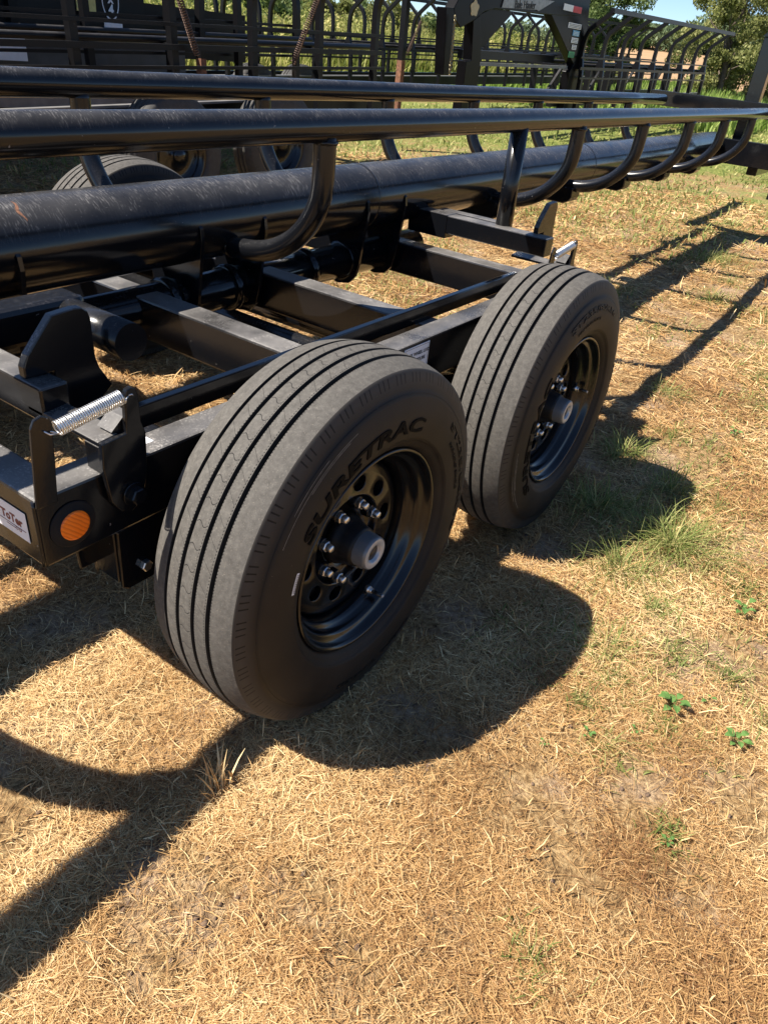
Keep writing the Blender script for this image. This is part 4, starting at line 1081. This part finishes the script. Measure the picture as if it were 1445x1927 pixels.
# tall green growth and weeds behind the trailers
M_tall = leaf_mat('tall_growth', (.10, .13, .02), (.28, .30, .07), (.58, .52, .20), .45)
M_weedy = leaf_mat('bright_weeds', (.10, .16, .02), (.22, .33, .06), (.42, .50, .15), .45)
def tall(name, label, n, xr, yr, Lr, mat, seed, wf=1.):
    rs = np.random.RandomState(seed)
    x = xr[0]+(xr[1]-xr[0])*rs.rand(n); y = yr[0]+(yr[1]-yr[0])*rs.rand(n)
    k = .55+.9*vnoise(x, y, .35)
    L = (Lr[0]+(Lr[1]-Lr[0])*rs.rand(n))*k; w = (.012+.014*rs.rand(n))*wf
    tone = np.clip(.5+.25*rs.randn(n)+(vnoise(x, y, .3)-.5)*.5, 0, 1)
    V = blades(x, y, L, w, .05+.9*rs.rand(n)**1.5, rs.rand(n)*6.283, tone, rs)
    o = quads_obj(name, V, tone, mat, F=BF); tag(o, label, 'tall grass', kind='stuff'); return o
tall('tall_grass', 'tall yellow green growth behind the parked bale trailers', 42000, (8, 34), (12, 20), (.3, .95), M_tall, 31)
tall('crop_field', 'bright green low growth on the field behind the trailers', 30000, (16, 34), (3.0, 14), (.12, .4), M_weedy, 32)
tall('weed_bank', 'bright green weeds standing before the brown field at the right', 14000, (19, 27), (3.0, 5.2), (.12, .5), M_weedy, 33)

# trees
M_bark = simple('bark', (.10, .075, .055), .9, var=.4, scale=20, bmp=.4)
M_tree1 = leaf_mat('tree_leaves', (.045, .075, .02), (.12, .17, .05), (.27, .31, .12), .4)
M_tree2 = leaf_mat('tree_leaves_yellowish', (.09, .10, .025), (.21, .23, .07), (.42, .40, .17), .4)
M_far_tree = leaf_mat('far_tree_leaves', (.07, .10, .05), (.14, .19, .09), (.25, .30, .16), .35)
def tree(x, y, hgt, rad, label, mat, seed, nleaf=9000, ls=.10, base=.15, nclump=70, group='trees at the edge of the field', tr=None, elong=1.):
    rs = np.random.RandomState(seed); z0 = float(hbase(x, y))-.1
    e = empty('tree', (x, y, z0)); tag(e, label, 'tree', group)
    tr = tr or hgt*.03
    mb = MB()
    top = (rs.randn()*.03*hgt, rs.randn()*.03*hgt, hgt*.8)
    def limb(p, q, r0_, r1_, k=6):
        p = np.array(p); q = np.array(q); pts = [p+(q-p)*t+rs.randn(3)*np.linalg.norm(q-p)*.03*(0 < t < 1) for t in np.linspace(0, 1, k)]
        ns = 7; V = []; 
        d = Vector(q-p).normalized(); u = d.orthogonal().normalized(); w = d.cross(u)
        for i, c in enumerate(pts):
            rr = r0_+(r1_-r0_)*i/(k-1)
            for j in range(ns):
                a = 2*math.pi*j/ns; V.append(Vector(c)+u*rr*math.cos(a)+w*rr*math.sin(a))
        mb.add(V, [(i*ns+j, i*ns+(j+1) % ns, (i+1)*ns+(j+1) % ns, (i+1)*ns+j) for i in range(k-1) for j in range(ns)], True)
    limb((0, 0, 0), top, tr, tr*.25, 8)
    cl = []
    for i in range(nclump):
        # clump centres in an uneven ellipsoid shell
        v = rs.randn(3); v /= np.linalg.norm(v); rr = (.35+.65*rs.rand()**.5)*(1+.25*math.sin(3*math.atan2(v[1], v[0])+seed)+.2*rs.randn()*.6)
        zc = hgt*(base+1)/2; hz = hgt*(1-base)/2*elong
        c = np.array([v[0]*rad*rr, v[1]*rad*rr, zc+v[2]*hz*min(rr, 1.08)]); cl.append(c)
        if i % 3 == 0:
            t0 = min(.9, max(.12, (c[2]/hgt)*.7)); limb(np.array(top)*t0, c, tr*.35*(1-t0*.6), tr*.05, 5)
    mb.build('trunk', M_bark, e, fix=False)
    per = max(1, nleaf//nclump); P = []; tones = []
    for c in cl:
        r = rad*(.14+.16*rs.rand()); q = rs.randn(per, 3); q /= (np.linalg.norm(q, axis=1)[:, None]+1e-6); q *= (rs.rand(per)**.45)[:, None]*r*np.array([1, 1, .75])
        P.append(c+q); tones.append(np.full(per, .45+.18*rs.randn())+.15*rs.randn(per))
    P = np.concatenate(P); tones = np.clip(np.concatenate(tones), 0, 1); n = len(P)
    a = rs.randn(n, 3); a /= np.linalg.norm(a, axis=1)[:, None]; b = np.cross(a, rs.randn(n, 3)); b /= np.linalg.norm(b, axis=1)[:, None]
    s_ = ls*(.6+.8*rs.rand(n))[:, None]
    V = np.stack([P-a*s_, P+b*s_*.45, P+a*s_, P-b*s_*.45], 1)
    quads_obj('crown', V, tones, mat, e)
    return e
def at(u, v, d):
    """point at ground distance d along the ray of photo pixel (u, v) (used once to stake out tree sites)"""
    f = 1369.5; q = rv*((u-722.5)/f)+uv*(-(v-963.5)/f)+fw; k = d/math.hypot(q.x, q.y); return CAM.x+q.x*k, CAM.y+q.y*k, CAM.z+q.z*k
TS = [  # u, distance, top v, radius, mat, leaves, size
 (1165, 27, -70, 1.35, M_tree1, 34000, .045, 'dense round green tree standing alone behind the gooseneck'),
 (1425, 24, -85, 1.35, M_tree2, 30000, .042, 'loose yellow green tree at the right edge before the brown field'),
 (1500, 27, -50, 1.7, M_tree2, 14000, .06, 'tree cut off by the right edge of the picture'),
 (640, 40, 2, 2.2, M_tree2, 18000, .11, 'yellow green tree far behind the arms, left one of those seen above the top rails'),
 (560, 44, -4, 2.6, M_tree1, 18000, .12, 'dark tree far behind the bale trailers near the top edge'),
 (735, 46, 10, 2.2, M_tree2, 16000, .12, 'low tree under the patch of sky left of the gooseneck'),
 (800, 52, 30, 2.2, M_tree1, 16000, .12, 'small far tree just left of the gooseneck'),
 (470, 38, -20, 2.8, M_tree1, 16000, .12, 'dark tree behind the arms at the top left of centre'),
 (600, 50, 8, 3.0, M_tree1, 16000, .12, 'dark tree between the two yellow green ones far behind the arms'),
 (690, 55, 6, 3.0, M_tree1, 16000, .12, 'dark low tree left of the patch of sky, far behind the top rails'),
 (520, 46, 0, 3.0, M_tree2, 16000, .12, 'yellowish tree far behind the second row of arms'),
 (360, 40, -60, 4.6, M_tree1, 16000, .12, 'dark tree behind the dump trailer headboard'),
 (860, 60, 40, 3.2, M_tree1, 12000, .13, 'far tree seen beneath the gooseneck'),
 (930, 62, 50, 3.2, M_tree2, 12000, .13, 'far tree behind the Hauler sign frame'),
 (1010, 66, 48, 3.4, M_far_tree, 12000, .13, 'far tree right of centre beneath the gooseneck'),
]
for i, (u, d, vt, rad, mt_, nl, ls, lab) in enumerate(TS):
    x, y, zt = at(u, vt, d); z0 = float(hbase(x, y)); tree(x, y, zt-z0, rad, lab, mt_, 40+i, nl, ls, base=.06)
def brush():
    rs = np.random.RandomState(15); V = []; T_ = []
    for i in range(150):
        x = 8+27*rs.rand(); y = 13.5+7*rs.rand(); z0 = float(hbase(x, y)); h = .6+.85*rs.rand(); r = .5+.9*rs.rand(); n = 800
        c = rs.randn(n, 3); c /= np.linalg.norm(c, axis=1)[:, None]; c *= (.3+.7*rs.rand(n))[:, None]*np.array([r, r, h*.55]); P = c+np.array([x, y, z0+h*.55])
        a = rs.randn(n, 3); a /= np.linalg.norm(a, axis=1)[:, None]; b = np.cross(a, rs.randn(n, 3)); b /= np.linalg.norm(b, axis=1)[:, None]; s_ = .055*(.5+.9*rs.rand(n))[:, None]
        V.append(np.stack([P-a*s_, P+b*s_*.45, P+a*s_, P-b*s_*.45], 1)); T_.append(np.clip(.55+.22*rs.randn()+.2*rs.randn(n), 0, 1))
    o = quads_obj('brush', np.concatenate(V), np.concatenate(T_), M_tall); tag(o, 'yellow green brush growing in a belt behind the parked bale trailers', 'brush', kind='stuff')
brush()
# far wood on the hill as one mass
def far_wood():
    rs = np.random.RandomState(5); V = []; T_ = []
    for i in range(95):
        u = 1090+400*rs.rand(); d = 120+60*rs.rand(); vt = 92-48*rs.rand()-30*max(0, (u-1250)/200)+8*math.sin(u/25.)
        if u < 1260: vt = 62+26*rs.rand()
        x, y, zt = at(u, vt, d); z0 = float(hbase(x, y)); h = max(3., zt-z0); r = 2.6+2.5*rs.rand(); n = 1500
        c = rs.randn(n, 3); c /= np.linalg.norm(c, axis=1)[:, None]; c *= (.55+.45*rs.rand(n))[:, None]*np.array([r, r, h*.5]); P = c+np.array([x, y, z0+h*.5])
        a = rs.randn(n, 3); a /= np.linalg.norm(a, axis=1)[:, None]; b = np.cross(a, rs.randn(n, 3)); b /= np.linalg.norm(b, axis=1)[:, None]; s_ = .3*(.6+.8*rs.rand(n))[:, None]
        V.append(np.stack([P-a*s_, P+b*s_*.5, P+a*s_, P-b*s_*.5], 1)); T_.append(np.clip(.4+.2*rs.randn()+.18*rs.randn(n), 0, 1))
    o = quads_obj('far_wood', np.concatenate(V), np.concatenate(T_), M_far_tree); tag(o, 'hazy far woodland along the hill crest behind the brown field', 'woodland', kind='stuff')
far_wood()
# field post
x, y, z = at(1350, 112, 75); z0 = float(hbase(x, y)); fp = MB().bar((0, 0, 0), (0, 0, .85), .12, .12); fp.bar((-.5, .3, .85), (.5, -.3, .85), .06, .12)
o = fp.build('field_post', simple('weathered_wood', (.3, .27, .24), .8)); o.location = (x, y, z0-.05); tag(o, 'tiny pale post with a crosspiece on the crest of the brown field', 'post')
